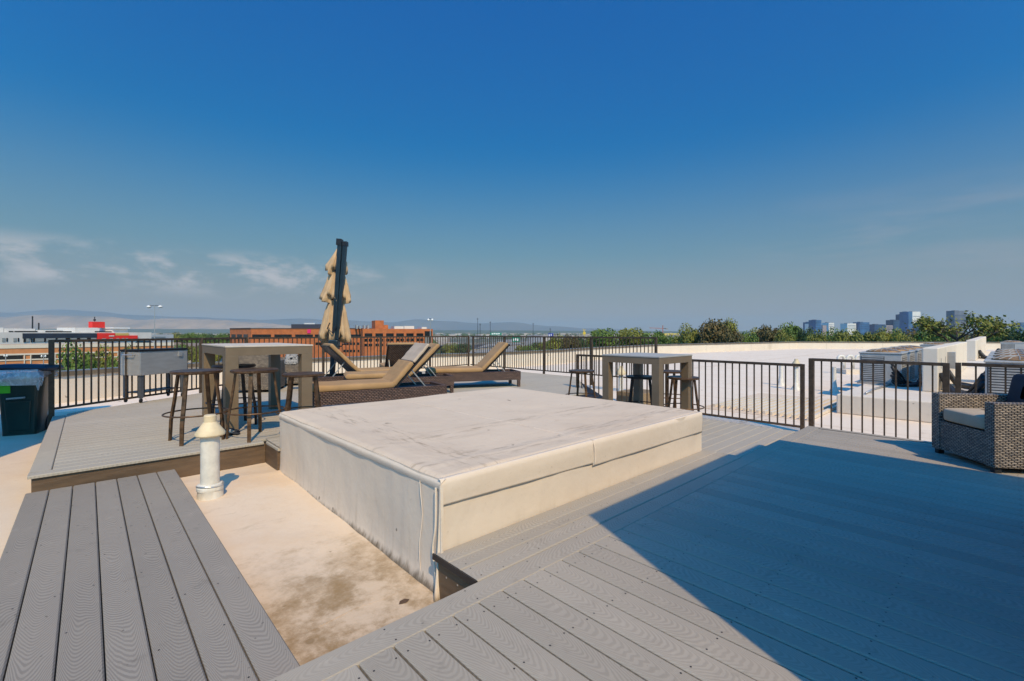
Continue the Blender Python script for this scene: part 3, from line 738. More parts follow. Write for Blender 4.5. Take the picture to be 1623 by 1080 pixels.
def fit(o, pfoot, Z0, phead, Z1, side=-.35):  # near long edge runs from pfoot to phead
    A = pos_z(pfoot, Z0, zl); B = pos_z(phead, Z1, zl); a = math.atan2((B-A).y, (B-A).x); n = Vector((-math.sin(a), math.cos(a), 0))
    c = A-n*side; o.location = c; o.rotation_euler = (0, 0, a); return o
fit(l1, 496, 6.30, 702, 7.25)
fit(l2, 548, 8.08, 736, 8.92)
l3 = copy_tree(l2); l3['label'] = 'rear gold lounger farthest to the right, back raised before the highway view'; fit(l3, 680, 9.33, 828, 9.92)
l4 = copy_tree(l2); l4['label'] = 'lounger seen from behind its woven back, gold cushion wrapped round the edge'
l5 = copy_tree(l2); l5['label'] = 'lounger left of the umbrella mast with its back raised to the left'
def fit2(o, ph, Zh, ang):   # head corner given, heading of the head direction
    A = pos_z(ph, Zh, zl); a = R(90)-R(ang)-PHI; o.rotation_euler = (0, 0, a); d = Vector((math.cos(a), math.sin(a), 0)); o.location = A-d*1.75; return o
fit2(l4, 640, 9.75, 158); fit2(l5, 512, 8.9, -125)
# ---- wicker armchair: local x = across the front (0..w), +y = towards the back
def make_armchair():
    r = empty('wicker_armchair', (0, 0, 0), 0, 'chair', 'armchair', 'grey wicker armchairs on the decks')
    w, dp, ah, at_ = .74, .80, .60, .105
    for x in (0, w-at_): MB().box(x, x+at_, 0, dp, .045, ah).build('arm_panel', weave_g, r, bevel=.012, seg=3)
    MB().box(at_+.001, w-at_-.001, .012, .05, .050, .335).build('front_panel', weave_g, r, bevel=.004)
    MB().hexa([(at_+.001, dp-.10, .05), (w-at_-.001, dp-.10, .05), (w-at_-.001, dp-.002, .05), (at_+.001, dp-.002, .05)],
              [(at_+.001, dp-.03, .76), (w-at_-.001, dp-.03, .76), (w-at_-.001, dp+.06, .76), (at_+.001, dp+.06, .76)]).build('back_panel', weave_g, r, bevel=.012, seg=3)
    MB().box(at_+.001, w-at_-.001, .051, dp-.11, .28, .325).build('seat_base', weave_b, r)
    def soft(cx, cy, cz, sx, sy, sz, tilt=0):
        mb = MB()
        def f(i, j):
            a = 2*math.pi*i; b = math.pi*(.004+.992*j); k = .24
            s = lambda t: math.copysign(abs(t)**k, t)
            x, y, z = s(math.cos(a))*(abs(math.sin(b))**k)*sx/2, s(math.sin(a))*(abs(math.sin(b))**k)*sy/2, s(math.cos(b))*sz/2
            z += .012*math.cos(x/sx*3.1)*math.cos(y/sy*3.1)*(1 if z > 0 else 0)
            y2, z2 = y*math.cos(tilt)-z*math.sin(tilt), y*math.sin(tilt)+z*math.cos(tilt)
            return Vector((cx+x, cy+y2, cz+z2))
        mb.grid(f, 40, 24); bmesh.ops.remove_doubles(mb.bm, verts=mb.bm.verts, dist=1e-5); return mb
    soft(w/2, .33, .405, w-2*at_-.006, .66, .13).build('seat_cushion', cush, r, smooth=True)
    soft(w/2, dp-.17, .63, w-2*at_-.02, .36, .14, R(78)).build('back_cushion', navy, r, smooth=True)
    for x in (.02, w-.07):
        for y in (.02, dp-.07): MB().box(x, x+.05, y, y+.05, 0, .0448).build('foot', black, r)
    return r
ac = make_armchair(); ac['label'] = 'grey wicker armchair with tan seat at the right end of the foreground deck'
p2 = at(1578, 752, H_FG); p1 = at(1476, 716, H_FG)
dd = (p1-p2); a = math.atan2(dd.y, dd.x)+math.pi
ac.location = (p1.x, p1.y, zf); ac.rotation_euler = (0, 0, a)
# local +x from p1 to p2; back (+y) must point away from the front
ac2 = copy_tree(ac); ac2['label'] = 'grey wicker armchair seen from behind through the long table'
p = pos_z(452, 9.75, zl); ac2.location = p; ac2.rotation_euler = (0, 0, R(180+14)-PHI)
ac3 = copy_tree(ac); ac3['label'] = 'grey wicker armchair facing right behind the long table, holding the patterned pillow'
ac3.location = pos_z(478, 10.1, zl); ac3.rotation_euler = (0, 0, R(90+20)-PHI)
pw = empty('throw_pillow', (0, 0, 0), 0, 'patterned white throw pillow lying on the lounger behind the long table', 'pillow')
pm = weave_mat('pillow_print', (.03, .03, .035), (.34, .32, .30), (.40, .38, .36), .07, .05)
mb = MB(); mb.grid(lambda i, j: Vector(((abs(math.cos(2*math.pi*i))**.4)*math.copysign(1, math.cos(2*math.pi*i))*.2*math.sin(math.pi*(.01+.98*j))**.5, (abs(math.sin(2*math.pi*i))**.4)*math.copysign(1, math.sin(2*math.pi*i))*.2*math.sin(math.pi*(.01+.98*j))**.5, math.cos(math.pi*(.01+.98*j))*.07)), 28, 14)
o = mb.build('cover', pm, pw, smooth=True); pw.scale = (.62, .62, .62); pp = ray(462, 570, 9.1); pw.location = pp; pw.rotation_euler = (R(62), 0, R(-25))

# ---- folded cantilever umbrella
um = empty('cantilever_umbrella', pos_z(526, 9.5, zl), 0, 'folded cantilever parasol with hanging tan canopy and dark leaning mast', 'umbrella')
MB().box(-.45, .45, -.45, .45, 0, .13).build('base_slab', mastm, um, bevel=.02)
base = Vector((0, 0, .13)); RX = Vector((CU, -SU, 0)); FW = Vector((SU, CU, 0))     # camera right / away, as directions
tip = ray(539.5, 381, 9.5)-Vector(um.location)
MB().lathe([(.10, 0), (.10, .04), (.07, .05), (.07, .12)], 20, base).build('flange', mastm, um, smooth=30)
topm_ = base.lerp(tip, .995)
mb = MB(); mb.bar(base+Vector((0, 0, .04)), topm_, .085, .11, up=FW); mb.build('mast', mastm, um, bevel=.01)
off = RX*.095+FW*.02
mb = MB(); mb.bar(base.lerp(tip, .30)+RX*.06+FW*.01, tip+off*1.0+Vector((0, 0, -.05)), .072, .10, up=FW); mb.build('folded_arm', mastm, um, bevel=.01)
mb = MB(); mb.bar(tip-Vector((0, 0, .11))-RX*.02, tip+Vector((0, 0, .02))-RX*.01, .10, .13, up=FW); mb.bar(tip+off-Vector((0, 0, .12)), tip+off-Vector((0, 0, .03)), .09, .12, up=FW); mb.build('end_cap', darkmetal, um)
ck = MB().bar(base.lerp(tip, .235), base.lerp(tip, .30), .20, .18, up=FW).build('crank_box', mastm, um, bevel=.02)
q = base.lerp(tip, .25); MB().tube([q, q+RX*.16+Vector((0, 0, .02)), q+RX*.19+Vector((0, 0, .06)), q+RX*.30+Vector((0, 0, .07))], .013, 8).build('crank_handle', darkmetal, ck)
q = base.lerp(tip, .42); MB().tube([q+RX*(-.08)-FW*.09, q-RX*.13-FW*.1+Vector((0, 0, -.12)), q-RX*.02-FW*.12+Vector((0, 0, -.2)), q+RX*.06-FW*.1+Vector((0, 0, -.05))], .012, 8).build('pull_handle', darkmetal, um)
ct = ray(535, 392, 9.62)-Vector(um.location); cb = ray(531, 538, 9.62)-Vector(um.location); ax = (ct-cb)
prof = [(.0, .02), (.05, .06), (.12, .12), (.20, .20), (.26, .205), (.255, .14), (.27, .12), (.33, .17), (.42, .22), (.52, .27), (.56, .28), (.565, .20), (.58, .12), (.62, .15), (.70, .20), (.78, .235), (.86, .27), (.93, .295), (1.0, .305), (.985, .12)]
def canopy():
    mb = MB(); n = 168; rings = []
    for i, (t, r) in enumerate(prof):
        ring = []
        for k in range(n):
            a = 2*math.pi*k/n
            pl = 1+.17*(2*abs(math.sin(4*a+.65+t*1.0))-1)+.10*(2*abs(math.sin(9.5*a+t*2.5))-1)+.05*math.sin(37*a+t*9)+.16*noise.noise(Vector((math.cos(a)*1.5, math.sin(a)*1.5, t*4)))
            side_ = 1.0+.10*math.cos(a-math.pi+.2)
            rr = max(.012, r*pl*side_*.88)
            z = -t*ax.length-(.055*math.sin(5*a+t*3)+.04*math.sin(11*a+2))*(.2 if t < .1 else 1)*(1 if .18 < t < .30 or .5 < t < .6 or t > .9 else .3)
            ring.append(mb.bm.verts.new(ct+ax.normalized()*z+RX*(rr*math.cos(a))+FW*(rr*math.sin(a)*.85+.06)))
        rings.append(ring)
    for A, B in zip(rings, rings[1:]):
        for k in range(n): mb.bm.faces.new((A[k], A[(k+1) % n], B[(k+1) % n], B[k]))
    return mb
cn = canopy().build('canopy', canopym, um, smooth=True)
for t_, r_ in ((.262, .128), (.572, .135)):
    c_ = ct-ax*t_+FW*.06; MB().tube([c_+RX*(r_*math.cos(q/24*6.283))+FW*(r_*.85*math.sin(q/24*6.283)) for q in range(24)], .016, 6, closed=True).build('tie_strap', darkmetal, cn)
mb = MB()
for k in range(8):
    a = 2*math.pi*k/8+.3; rr = .20
    mb.tube([cb+RX*(rr*math.cos(a))+FW*(rr*math.sin(a)+.06)+Vector((0, 0, .25)), cb+RX*(rr*1.15*math.cos(a))+FW*(rr*1.15*math.sin(a)+.06)+Vector((0, 0, -.045+.02*math.sin(3*k)))], .010, 6)
mb.build('rib', darkmetal, cn)

# ---- wheeled bin with overfull bag
bp = pos_z(40, 6.40, CZ-1.425)
bn = empty('wheeled_bin', bp, -PHI+R(4), 'dark green wheeled bin stuffed with a clear bag under its navy lid', 'rubbish bin')
bn['label'] = 'dark green wheeled bin stuffed with a clear bag under its navy lid'; bn['category'] = 'rubbish bin'
bn.rotation_euler = (0, 0, -PHI+R(26)); bn.scale = (.69, .69, 1)
def ringbox(w, dd_, z, r=.05, n=5, cy=0):
    pts = []
    for sx, sy, a0 in ((1, -1, -90), (1, 1, 0), (-1, 1, 90), (-1, -1, 180)):
        for k in range(n+1):
            a = R(a0+90*k/n); pts.append((sx*(w/2-r)+r*math.cos(a), cy+sy*(dd_/2-r)+r*math.sin(a), z))
    return pts
def loft(rings, cap=True):
    mb = MB(); V = [[mb.bm.verts.new(p) for p in r_] for r_ in rings]; n = len(V[0])
    for A, B in zip(V, V[1:]):
        for k in range(n): mb.bm.faces.new((A[k], A[(k+1) % n], B[(k+1) % n], B[k]))
    if cap: mb.bm.faces.new(V[0][::-1]); mb.bm.faces.new(V[-1])
    return mb
bd_ = loft([ringbox(.50, .50, .02, .04), ringbox(.50, .50, .06), ringbox(.60, .62, .80), ringbox(.63, .65, .80), ringbox(.63, .65, .86), ringbox(.58, .60, .86, .04), ringbox(.57, .59, .75, .04)], False).build('body', binm, bn, smooth=30)
MB().hexa([(-.17, -.262, .08), (.17, -.262, .08), (.17, -.20, .08), (-.17, -.20, .08)], [(-.20, -.309, .50), (.20, -.309, .50), (.20, -.24, .50), (-.20, -.24, .50)]).build('front_panel', binm, bd_, bevel=.02)
mb = MB(); mb.tube([(-.145, -.335, .535), (.125, -.335, .545)], .013, 8); mb.build('grip_bar', steel, bn)
MB().hexa([(-.255, -.306, .61), (-.10, -.306, .61), (-.10, -.29, .61), (-.255, -.29, .61)], [(-.265, -.322, .765), (-.10, -.322, .765), (-.10, -.30, .765), (-.265, -.30, .765)]).build('sticker', greenm, bn)
ld_ = loft([ringbox(.66, .70, .90, .05), ringbox(.72, .78, .915, .05), ringbox(.73, .79, .94, .05), ringbox(.66, .70, .975, .06), ringbox(.50, .54, .985, .06)]).build('lid', lidm, bn, smooth=35)
ld_.scale = (1.12, 1.06, 1.0); ld_.location = (.02, .02, 0); ld_.rotation_euler = (R(-1.5), R(2), 0)
for x in (-.24, .24): o = MB().lathe([(.11, -.03), (.12, -.02), (.12, .02), (.11, .03)], 24).build('wheel', black, bn, smooth=30); o.location = (x, .27, .12); o.rotation_euler = (0, R(90), 0)
def bag(i, j):
    a = 2*math.pi*i; s = ringbox(.66+.10*math.sin(math.pi*j), .68+.10*math.sin(math.pi*j), 0, .08, 12)
    q = s[int(i*len(s)) % len(s)]
    wv = noise.noise(Vector((math.cos(a)*2.5, math.sin(a)*2.5, j*2)))
    right = max(0, math.cos(a-.1))
    out = 1+.10*right+.08*wv*j
    return Vector((q[0]*out+.03*right, q[1]*out, .925-j*(.10+.16*right+.10*wv)))
mb = MB(); mb.grid(bag, 104, 10); mb.build('bag', film, bn, smooth=True)
mb = MB(); mb.grid(blob(.11, 1.3, .5, .6, 2, .7), 26, 14); o = mb.build('rubbish', mk('rubbish_paper', (.55, .56, .36), .7, var=.3, scale=14, col2=(.16, .13, .10)), bn, smooth=True); o.location = (.09, -.335, .80)
mb = MB(); mb.grid(blob(.08, 1.2, .5, .6, 8, .7), 26, 14); o = mb.build('rubbish', mk('rubbish_brown', (.35, .27, .18), .7, var=.4, scale=20, col2=(.05, .04, .04)), bn, smooth=True); o.location = (-.06, -.335, .79)

# ---- cooler cart
cp = pos_z(222, 7.55, zl); cr = empty('cooler_cart', cp, 0, 'stainless steel cooler cart on four wheeled legs before the railing', 'cooler')
cr.rotation_euler = (0, 0, R(90)-PHI-R(10))     # local x away from the camera, local +y to the left
LX, LY = .90, .40
MB().box(0, LX, 0, LY, .455, .855).build('tub', steel, cr, bevel=.012)
MB().box(-.012, LX+.012, -.012, LY+.012, .856, .872).build('rim', darkmetal, cr)
MB().box(.0, LX/2-.002, .0, LY, .8725, .888).build('lid', darkmetal, cr, bevel=.004); MB().box(LX/2+.002, LX, .0, LY, .8725, .888).build('lid', darkmetal, cr, bevel=.004)
for x in (.03, LX-.09):
    for y in (.02, LY-.08):
        lg = MB().box(x, x+.05, y, y+.055, .085, .4545).build('leg', mk('cart_leg', (.16, .16, .17), .4, .6), cr)
        o = MB().lathe([(.030, -.014), (.037, -.010), (.037, .010), (.030, .014)], 18).build('caster', black, lg, smooth=30); o.location = (x+.025, y+.028, .038); o.rotation_euler = (R(90), 0, R(20))
        MB().box(x+.006, x+.044, y+.006, y+.049, .075, .0848).build('caster_fork', steel, lg)
MB().box(.05, LX-.11, .04, LY-.04, .16, .175).build('shelf', darkmetal, cr)
for y in (-.003, ): MB().box(.70, .78, -.022, -.0005, .74, .83).build('bottle_opener', steel, cr, bevel=.006)
MB().tube([(-.004, .10, .80), (-.05, .10, .80), (-.05, .30, .80), (-.004, .30, .80)], .009, 8).build('handle', steel, cr)

# ================================================================== THINGS ON THE ROOF
vp = empty('vent_pipe', pos_z(333, 3.90, CZ-1.435), 0, 'white vent pipe with cream conical cap between walkway and white box', 'vent pipe')
MB().lathe([(.070, .10), (.070, .60)], 32).build('pipe', plaster, vp, smooth=30)
MB().lathe([(.115, -.02), (.098, .02), (.094, .10), (.098, .105), (.098, .13), (.092, .14), (.092, .150), (.074, .156)], 32, wob=lambda i, a: 1+.03*math.sin(3*a+i)).build('boot', plaster, vp, smooth=35)
MB().tube([(.097*math.cos(a_), .097*math.sin(a_), .143+.008*math.sin(a_*2)) for a_ in [2*math.pi*k/30 for k in range(30)]], .005, 6, closed=True).build('clamp', steel, vp)
MB().lathe([(.060, .56), (.106, .562), (.112, .572), (.110, .590), (.052, .672), (.047, .678), (.047, .728), (.040, .738), (.01, .740)], 40).build('cap', capcone, vp, smooth=30)
MB().lathe([(.20, -.008), (.195, .002), (.09, .006)], 28, wob=lambda i, a: 1+.12*math.sin(2*a+1)+.05*math.sin(7*a)).build('flashing', patchm, vp, smooth=True)
def simple_vent(label, px, py, h, hgt, r=.05, kind='cone'):
    p = at(px, py, H_ROOF); t = empty('vent_pipe', p, 0, label, 'vent pipe')
    MB().lathe([(r*2.6, 0), (r*1.5, .10), (r*1.1, .25), (r, .26), (r, hgt)], 16).build('pipe', plaster, t, smooth=35)
    if kind == 'cone': MB().lathe([(r*1.05, hgt-.06), (r*2.1, hgt-.05), (r*2.1, hgt), (r*.9, hgt+.09), (r*.9, hgt+.13)], 16).build('cap', capcone, t, smooth=35)
    if kind == 'goose':
        MB().tube([(0, 0, hgt)]+[(-.14+.14*math.cos(a_), 0, hgt+.14*math.sin(a_)) for a_ in [math.pi*k/10 for k in range(11)]]+[(-.28, 0, hgt-.10)], r, 12).build('elbow', plaster, t, smooth=True); t.rotation_euler = (0, 0, -PHI)
    return t
simple_vent('thin white vent pipe left of the gate post, farther one', 1238, 611, 0, .62, .045, 'none')
simple_vent('white vent pipe with cream cap just left of the gate post', 1262, 618, 0, .66, .05, 'cone')
simple_vent('bent white vent pipe seen through the left part of the gate', 1322, 622, 0, .62, .045, 'goose')
simple_vent('short white vent pipe behind the square table', 984, 636, 0, .62, .05, 'cone')
gc = empty('vent_curb', at(1352, 592, H_ROOF), -PHI, 'white roof curb with three bent white pipes, left of the air conditioners', 'roof curb')
MB().box(-.5, .5, -.35, .35, 0, .16).build('curb', wallm, gc)
for k in range(3):
    x = -.32+.32*k
    MB().tube([(x, 0, .16), (x, 0, .52)]+[(x-.11+.11*math.cos(a_), 0, .52+.11*math.sin(a_)) for a_ in [math.pi*q/8 for q in range(9)]]+[(x-.22, 0, .44)], .05, 12).build('pipe', plaster, gc, smooth=True)
tc_ = empty('roof_curb', at(1012, 640, H_ROOF), R(0), 'low tan curb box on the roof behind the square table', 'roof curb')
MB().box(-.35, .35, -.3, .3, 0, .26).build('curb', mk('tan_curb', (.25, .17, .09), .7), tc_, bevel=.01)
rm = empty('striped_ribs', (0, 0, 0), 0, 'striped pale mat on the roof beyond the gate', 'mat')  # raised pale ribs laid out as stripes on the roof
mb = MB()
for k in range(15):
    v0 = 2.2+.12*k; mb.box(8.75+.02*k, 11.9-.10*k, v0, v0+.05, CZ-H_ROOF+.002, CZ-H_ROOF+.06)
mb.build('ribs', wallm, rm)
MB().box(8.7, 11.95, 2.2, 4.05, CZ-H_ROOF+.0005, CZ-H_ROOF+.006).build('backing', patchm, rm)
zp = CZ-1.116
pl = empty('equipment_platform', (9.99, -6, CZ-H_ROOF), 0, 'raised white membrane platform that carries the air conditioners', 'platform')
MB().box(0, 30, 0, 8.1, 0, H_ROOF-1.116).build('curb', wallm, pl, bevel=.02)
def wall_thing(label, u0, u1, v0, v1, t0, t1):
    t = empty('divider_wall', (u0, v0, zp), 0, label, 'wall', 'white divider walls on the roof')
    MB().hexa([(0, 0, 0), (u1-u0, 0, 0), (u1-u0, v1-v0, 0), (0, v1-v0, 0)], [(0, 0, 1.116-t0), (u1-u0, 0, 1.116-t1), (u1-u0, v1-v0, 1.116-t1), (0, v1-v0, 1.116-t0)]).build('wall', wallm, t, bevel=.02)
    return t
dw = wall_thing('nearer white membrane wall between the air conditioners', 11.65, 20.9, .86, 1.09, .285, .29)
for k in range(4):
    MB().box(.5+.95*k, .56+.95*k, -.004, .0, .42, .62).build('slot', concrete, dw)
MB().box(1.9, 2.15, -.12, -.001, .35, .70).build('junction_box', steel, dw)
for k, (v_, lab) in enumerate([(1.72, 'thin pale conduit lying on the equipment platform near its left edge'), (-1.3, 'thin pale conduit on the platform behind the armchair')]):
    cdt = empty('conduit', (10.3, v_, zp), 0, lab, 'conduit'); MB().tube([(0, 0, .03), (.9, .02, .03), (1.6, -.03, .03), (4.8, -.02, .03)], .018, 8).build('pipe', steel, cdt, smooth=True)
    for q in range(4): MB().box(.3+1.2*q, .42+1.2*q, -.05, .05, 0, .012).build('support_block', concrete, cdt)
wall_thing('farther taller white membrane wall between the air conditioners', 26, 39.9, .82, 1.1, .30, .22)
def make_ac():
    r = empty('air_conditioner', (0, 0, 0), 0, 'unit', 'air conditioner', 'air conditioning units on the roof')
    s, H = .72, .66
    bd2 = MB().box(0, s, 0, s, .04, H).build('cabinet', acm, r, bevel=.012)
    mb = MB()
    for k in range(13):
        z = .09+.041*k
        mb.box(-.012, -.002, s*.42, s-.04, z, z+.022); mb.box(.04, s-.04, -.012, -.002, z, z+.022)
    mb.build('louvres', acm, r)
    MB().box(-.0018, 0, s*.40, s-.02, .07, H-.05).build('coil_panel', aclouv, r); MB().box(.03, s-.03, -.0018, 0, .07, H-.05).build('coil_panel', aclouv, r)
    MB().box(-.015, s+.015, -.015, s+.015, H+.0005, H+.035).build('top_plate', acm, r, bevel=.012)
    MB().lathe([(.30, H+.03), (.30, H+.05), (.28, H+.062), (.20, H+.085), (.10, H+.098), (.03, H+.10)], 28, (s/2, s/2, 0)).build('fan_guard', acrust, r, smooth=True)
    mb = MB()
    for k in range(16):
        a = 2*math.pi*k/16
        mb.tube([(s/2+rr*math.cos(a), s/2+rr*math.sin(a), z) for rr, z in ((.30, H+.055), (.20, H+.092), (.05, H+.107))], .005, 5)
    mb.build('guard_wires', acm, r)
    MB().box(-.04, s+.04, -.04, s+.04, 0, .0395).build('pad', concrete, r)
    return r
a0 = make_ac(); fix(a0, 'grey air conditioner in front, left of the near divider wall', (12.5, 1.48, zp))
for k, (u, v, lab) in enumerate([(13.7, 1.48, 'second air conditioner behind the front one, left of the near divider wall'), (15.0, 1.48, 'third air conditioner in the row left of the near divider wall'), (16.4, 1.48, 'farthest air conditioner in the row left of the near divider wall'),
      (10.10, -.50, 'largest looking air conditioner right of the near divider wall, behind the armchair'), (11.5, -.50, 'second air conditioner in the row behind the armchair'), (12.9, -.50, 'third air conditioner in the row behind the armchair'), (14.4, -.50, 'fourth air conditioner in the row behind the armchair'),
      (22.3, 1.42, 'air conditioner between the two divider walls, only its rusty top showing'), (30.5, -.55, 'small looking far air conditioner right of the farther divider wall')]):
    fix(copy_tree(a0), lab, (u, v, zp))
def cables(label, pts_list, r=.028):
    t = empty('cable_bundle', pts_list[0][0], 0, label, 'cable bundle', 'black refrigerant line bundles'); o = Vector(pts_list[0][0])
    for pts in pts_list: MB().tube([Vector(p)-o for p in pts], r, 8).build('hose', black, t, smooth=True)
random.seed(11)
def hoses(u0, v0, u1, v1, n, spread, z=zp):
    out = []
    for k in range(n):
        a = Vector((u0+random.uniform(-.1, .1), v0, z+.12+.06*k)); b = Vector((u1+random.uniform(-.05, .05)+spread*k, v1, z+.35-.04*k))
        pts = []
        for q in range(11):
            t = q/10; c = a.lerp(b, t); c.z = max(z+.035, c.z-.32*math.sin(math.pi*t)*random.uniform(.8, 1.1)); c.x += .22*math.sin(math.pi*t)*((-1)**k)*.6; pts.append(c)
        out.append(pts)
    return out
cables('tangle of black insulated lines beside the front air conditioner', hoses(12.2, 1.6, 12.6, 1.12, 7, .14))
cables('black insulated lines between the near divider wall and the unit behind the armchair', hoses(10.9, .25, 11.75, .84, 6, .14), .04)
cables('black insulated lines behind the second unit of the right row', hoses(12.6, .22, 13.2, .84, 6, .16), .04)
cables('black insulated lines near the farther divider wall', hoses(27.5, .2, 28.2, .80, 6, .35), .07)

# ================================================================== THE CITY
ground_m = mk('city_ground', (.085, .10, .055), .95, scale=.01, col2=(.15, .14, .12), coord='Object')
mb = MB(); mb.box(-12000, 12000, -12000, 12000, -.5, 0); g = mb.build('ground', ground_m); tag(g, kind='structure')
asphalt = mk('asphalt', (.055, .055, .058), .9, scale=.3); roadc = mk('highway_concrete', (.30, .28, .25), .9, scale=.05)
leafA = mk('leaves_green', (.15, .215, .028), .75, var=.4, scale=.8, col2=(.060, .105, .014))
leafB = mk('leaves_olive', (.23, .225, .030), .75, var=.4, scale=.8, col2=(.11, .12, .016))
leafC = mk('leaves_brownish', (.20, .125, .035), .75, scale=.5, col2=(.035, .045, .010))
leafD = mk('leaves_dark', (.055, .095, .022), .8, scale=.5, col2=(.025, .048, .012))
bark = mk('bark', (.06, .045, .032), .9, scale=8)
def leaf_crown(seed, rx, rz, n, size, m, gaps=.35, lobes=9):
    rnd = random.Random(seed); mb = MB()
    cs = []
    for k in range(lobes):
        a = rnd.uniform(0, 2*math.pi); q = rnd.uniform(.15, .75); cs.append((Vector((rx*q*math.cos(a), rx*q*math.sin(a), rz*rnd.uniform(-.55, .62))), rnd.uniform(.32, .55)))
    cs.append((Vector((0, 0, 0)), .6))
    for k in range(n):
        c, s = rnd.choice(cs); d = Vector((rnd.gauss(0, 1), rnd.gauss(0, 1), rnd.gauss(0, 1))).normalized(); rr = rnd.uniform(.55, 1.08)
        p = c+Vector((d.x*rx*s*rr, d.y*rx*s*rr, d.z*rz*s*rr*.9))
        if noise.noise(p*(1.3/max(.6, rx*.4))+Vector((seed, 0, 0))) < -gaps: continue
        nn = (d+Vector((rnd.gauss(0, .6), rnd.gauss(0, .6), rnd.gauss(.3, .6)))).normalized(); u_ = nn.orthogonal().normalized(); v_ = nn.cross(u_); sz = size*rnd.uniform(.6, 1.3)
        a = rnd.uniform(0, 6.28); u2 = u_*math.cos(a)+v_*math.sin(a); v2 = nn.cross(u2)
        mb.face([p-u2*sz*.5, p-v2*sz*.3+u2*sz*.1, p+u2*sz*.6, p+v2*sz*.35])
    mb.keep = True
    return mb.mesh('crown', m)
def trunk_mesh(seed, H, rx):
    rnd = random.Random(seed); mb = MB(); mb.tube([(0, 0, 0), (.05*rx, 0, H*.35), (0, .05*rx, H*.62), (.03, 0, H*.86)], [rx*.075, rx*.06, rx*.045, rx*.015], 7)
    for k in range(6):
        a = rnd.uniform(0, 6.28); z = H*rnd.uniform(.42, .66); L = rx*rnd.uniform(.5, .85)
        mb.tube([(0, 0, z), (L*.5*math.cos(a), L*.5*math.sin(a), z+L*.35), (L*math.cos(a), L*math.sin(a), z+L*.9)], [rx*.035, rx*.022, rx*.008], 5)
    return mb.mesh('trunk', bark)
PROTO = {}
for kind, m in (('green', leafA), ('olive', leafB), ('brown', leafC), ('dark', leafD)):
    for s in range(3 if kind in ('green', 'olive') else 2):
        PROTO[kind, s] = (leaf_crown(31*s+len(kind), 1.0, 1.0, 7500, .11, m, .42, 14), trunk_mesh(s, 1.0, .5))
treen = 0
def tree(px, ytop, hw, Z, kind, label, group=None, crown=.62, zoff=0):
    global treen; treen += 1; rnd = random.Random(treen)
    top = ray(px, ytop, Z); H = top.z; rx = hw*Z/F*1.15
    r = empty('tree', (top.x, top.y, 0), rnd.uniform(0, 6.28), label, 'tree', group)
    s = rnd.randrange(3 if kind in ('green', 'olive') else 2); cm, tm = PROTO[kind, s]
    ch = min(H*.46, max(rx*1.05, H*.22)); c = bpy.data.objects.new('crown', cm); col.objects.link(c); c.parent = r
    c.scale = (rx, rx, ch); c.location = (0, 0, H-ch*.98)
    t = bpy.data.objects.new('trunk', tm); col.objects.link(t); t.parent = r; t.scale = (max(rx, 2)*.9, max(rx, 2)*.9, H*.85)
    return r
ORD = 'first second third fourth fifth sixth seventh eighth ninth tenth eleventh twelfth thirteenth fourteenth fifteenth sixteenth seventeenth eighteenth nineteenth twentieth twenty-first twenty-second twenty-third twenty-fourth twenty-fifth twenty-sixth twenty-seventh twenty-eighth twenty-ninth thirtieth thirty-first thirty-second thirty-third thirty-fourth thirty-fifth thirty-sixth'.split()
# trees just beyond the left parapet
tree(119, 546, 27, 34, 'green', 'leafy green tree beyond the left parapet, nearest to the rubbish bin')
tree(161, 551, 19, 38, 'olive', 'middle one of the three green trees beyond the left parapet')
tree(207, 550, 17, 40, 'green', 'green tree beyond the left parapet, rising above the cooler cart')
tree(140, 566, 22, 36, 'green', 'low green tree between the first two trees beyond the left parapet')
tree(186, 568, 15, 37, 'green', 'low green tree just left of the cooler cart')
tree(322, 545, 12, 70, 'olive', 'thin yellowish tree rising behind the left railing near the long table')
# the long row behind the right parapet
row = [(886, 530, 17, 92, 'olive'), (905, 532, 14, 88, 'brown'), (920, 529, 12, 95, 'dark'), (962, 522, 27, 84, 'green'), (938, 531, 15, 98, 'olive'), (1006, 521, 26, 84, 'olive'), (1042, 526, 22, 80, 'green'), (1063, 532, 15, 78, 'green'),
       (1091, 515, 20, 74, 'olive'), (1124, 509, 26, 72, 'brown'), (1146, 508, 16, 75, 'olive'), (1158, 521, 18, 70, 'brown'), (1182, 527, 16, 72, 'green'), (1200, 521, 20, 78, 'olive'), (1222, 518, 20, 76, 'brown'), (1243, 524, 16, 68, 'olive'), (1261, 514, 18, 74, 'green'), (1276, 519, 15, 70, 'dark'),
       (1296, 525, 18, 66, 'olive'), (1318, 522, 18, 68, 'green'), (1340, 524, 20, 64, 'olive'), (1362, 525, 18, 66, 'green'), (1384, 523, 20, 64, 'olive'), (1407, 524, 20, 66, 'green'), (1430, 525, 19, 62, 'olive'), (1452, 522, 21, 64, 'brown'), (1476, 522, 22, 62, 'green'), (1500, 519, 22, 64, 'olive'),
       (1556, 520, 22, 66, 'brown'), (1578, 521, 20, 62, 'olive'), (1602, 519, 22, 60, 'green'), (1625, 513, 24, 58, 'dark'), (1655, 515, 26, 58, 'green')]
row.sort()
look = {'green': 'bushy green', 'olive': 'yellowish green', 'brown': 'brownish', 'dark': 'dark green'}
for k, (px, yt, hw, Z, kd) in enumerate(row):
    tree(px, yt, hw, Z, kd, f'{look[kd]} tree, {ORD[k]} from the left end of the tree line behind the right parapets', 'tree line behind the right parapets')
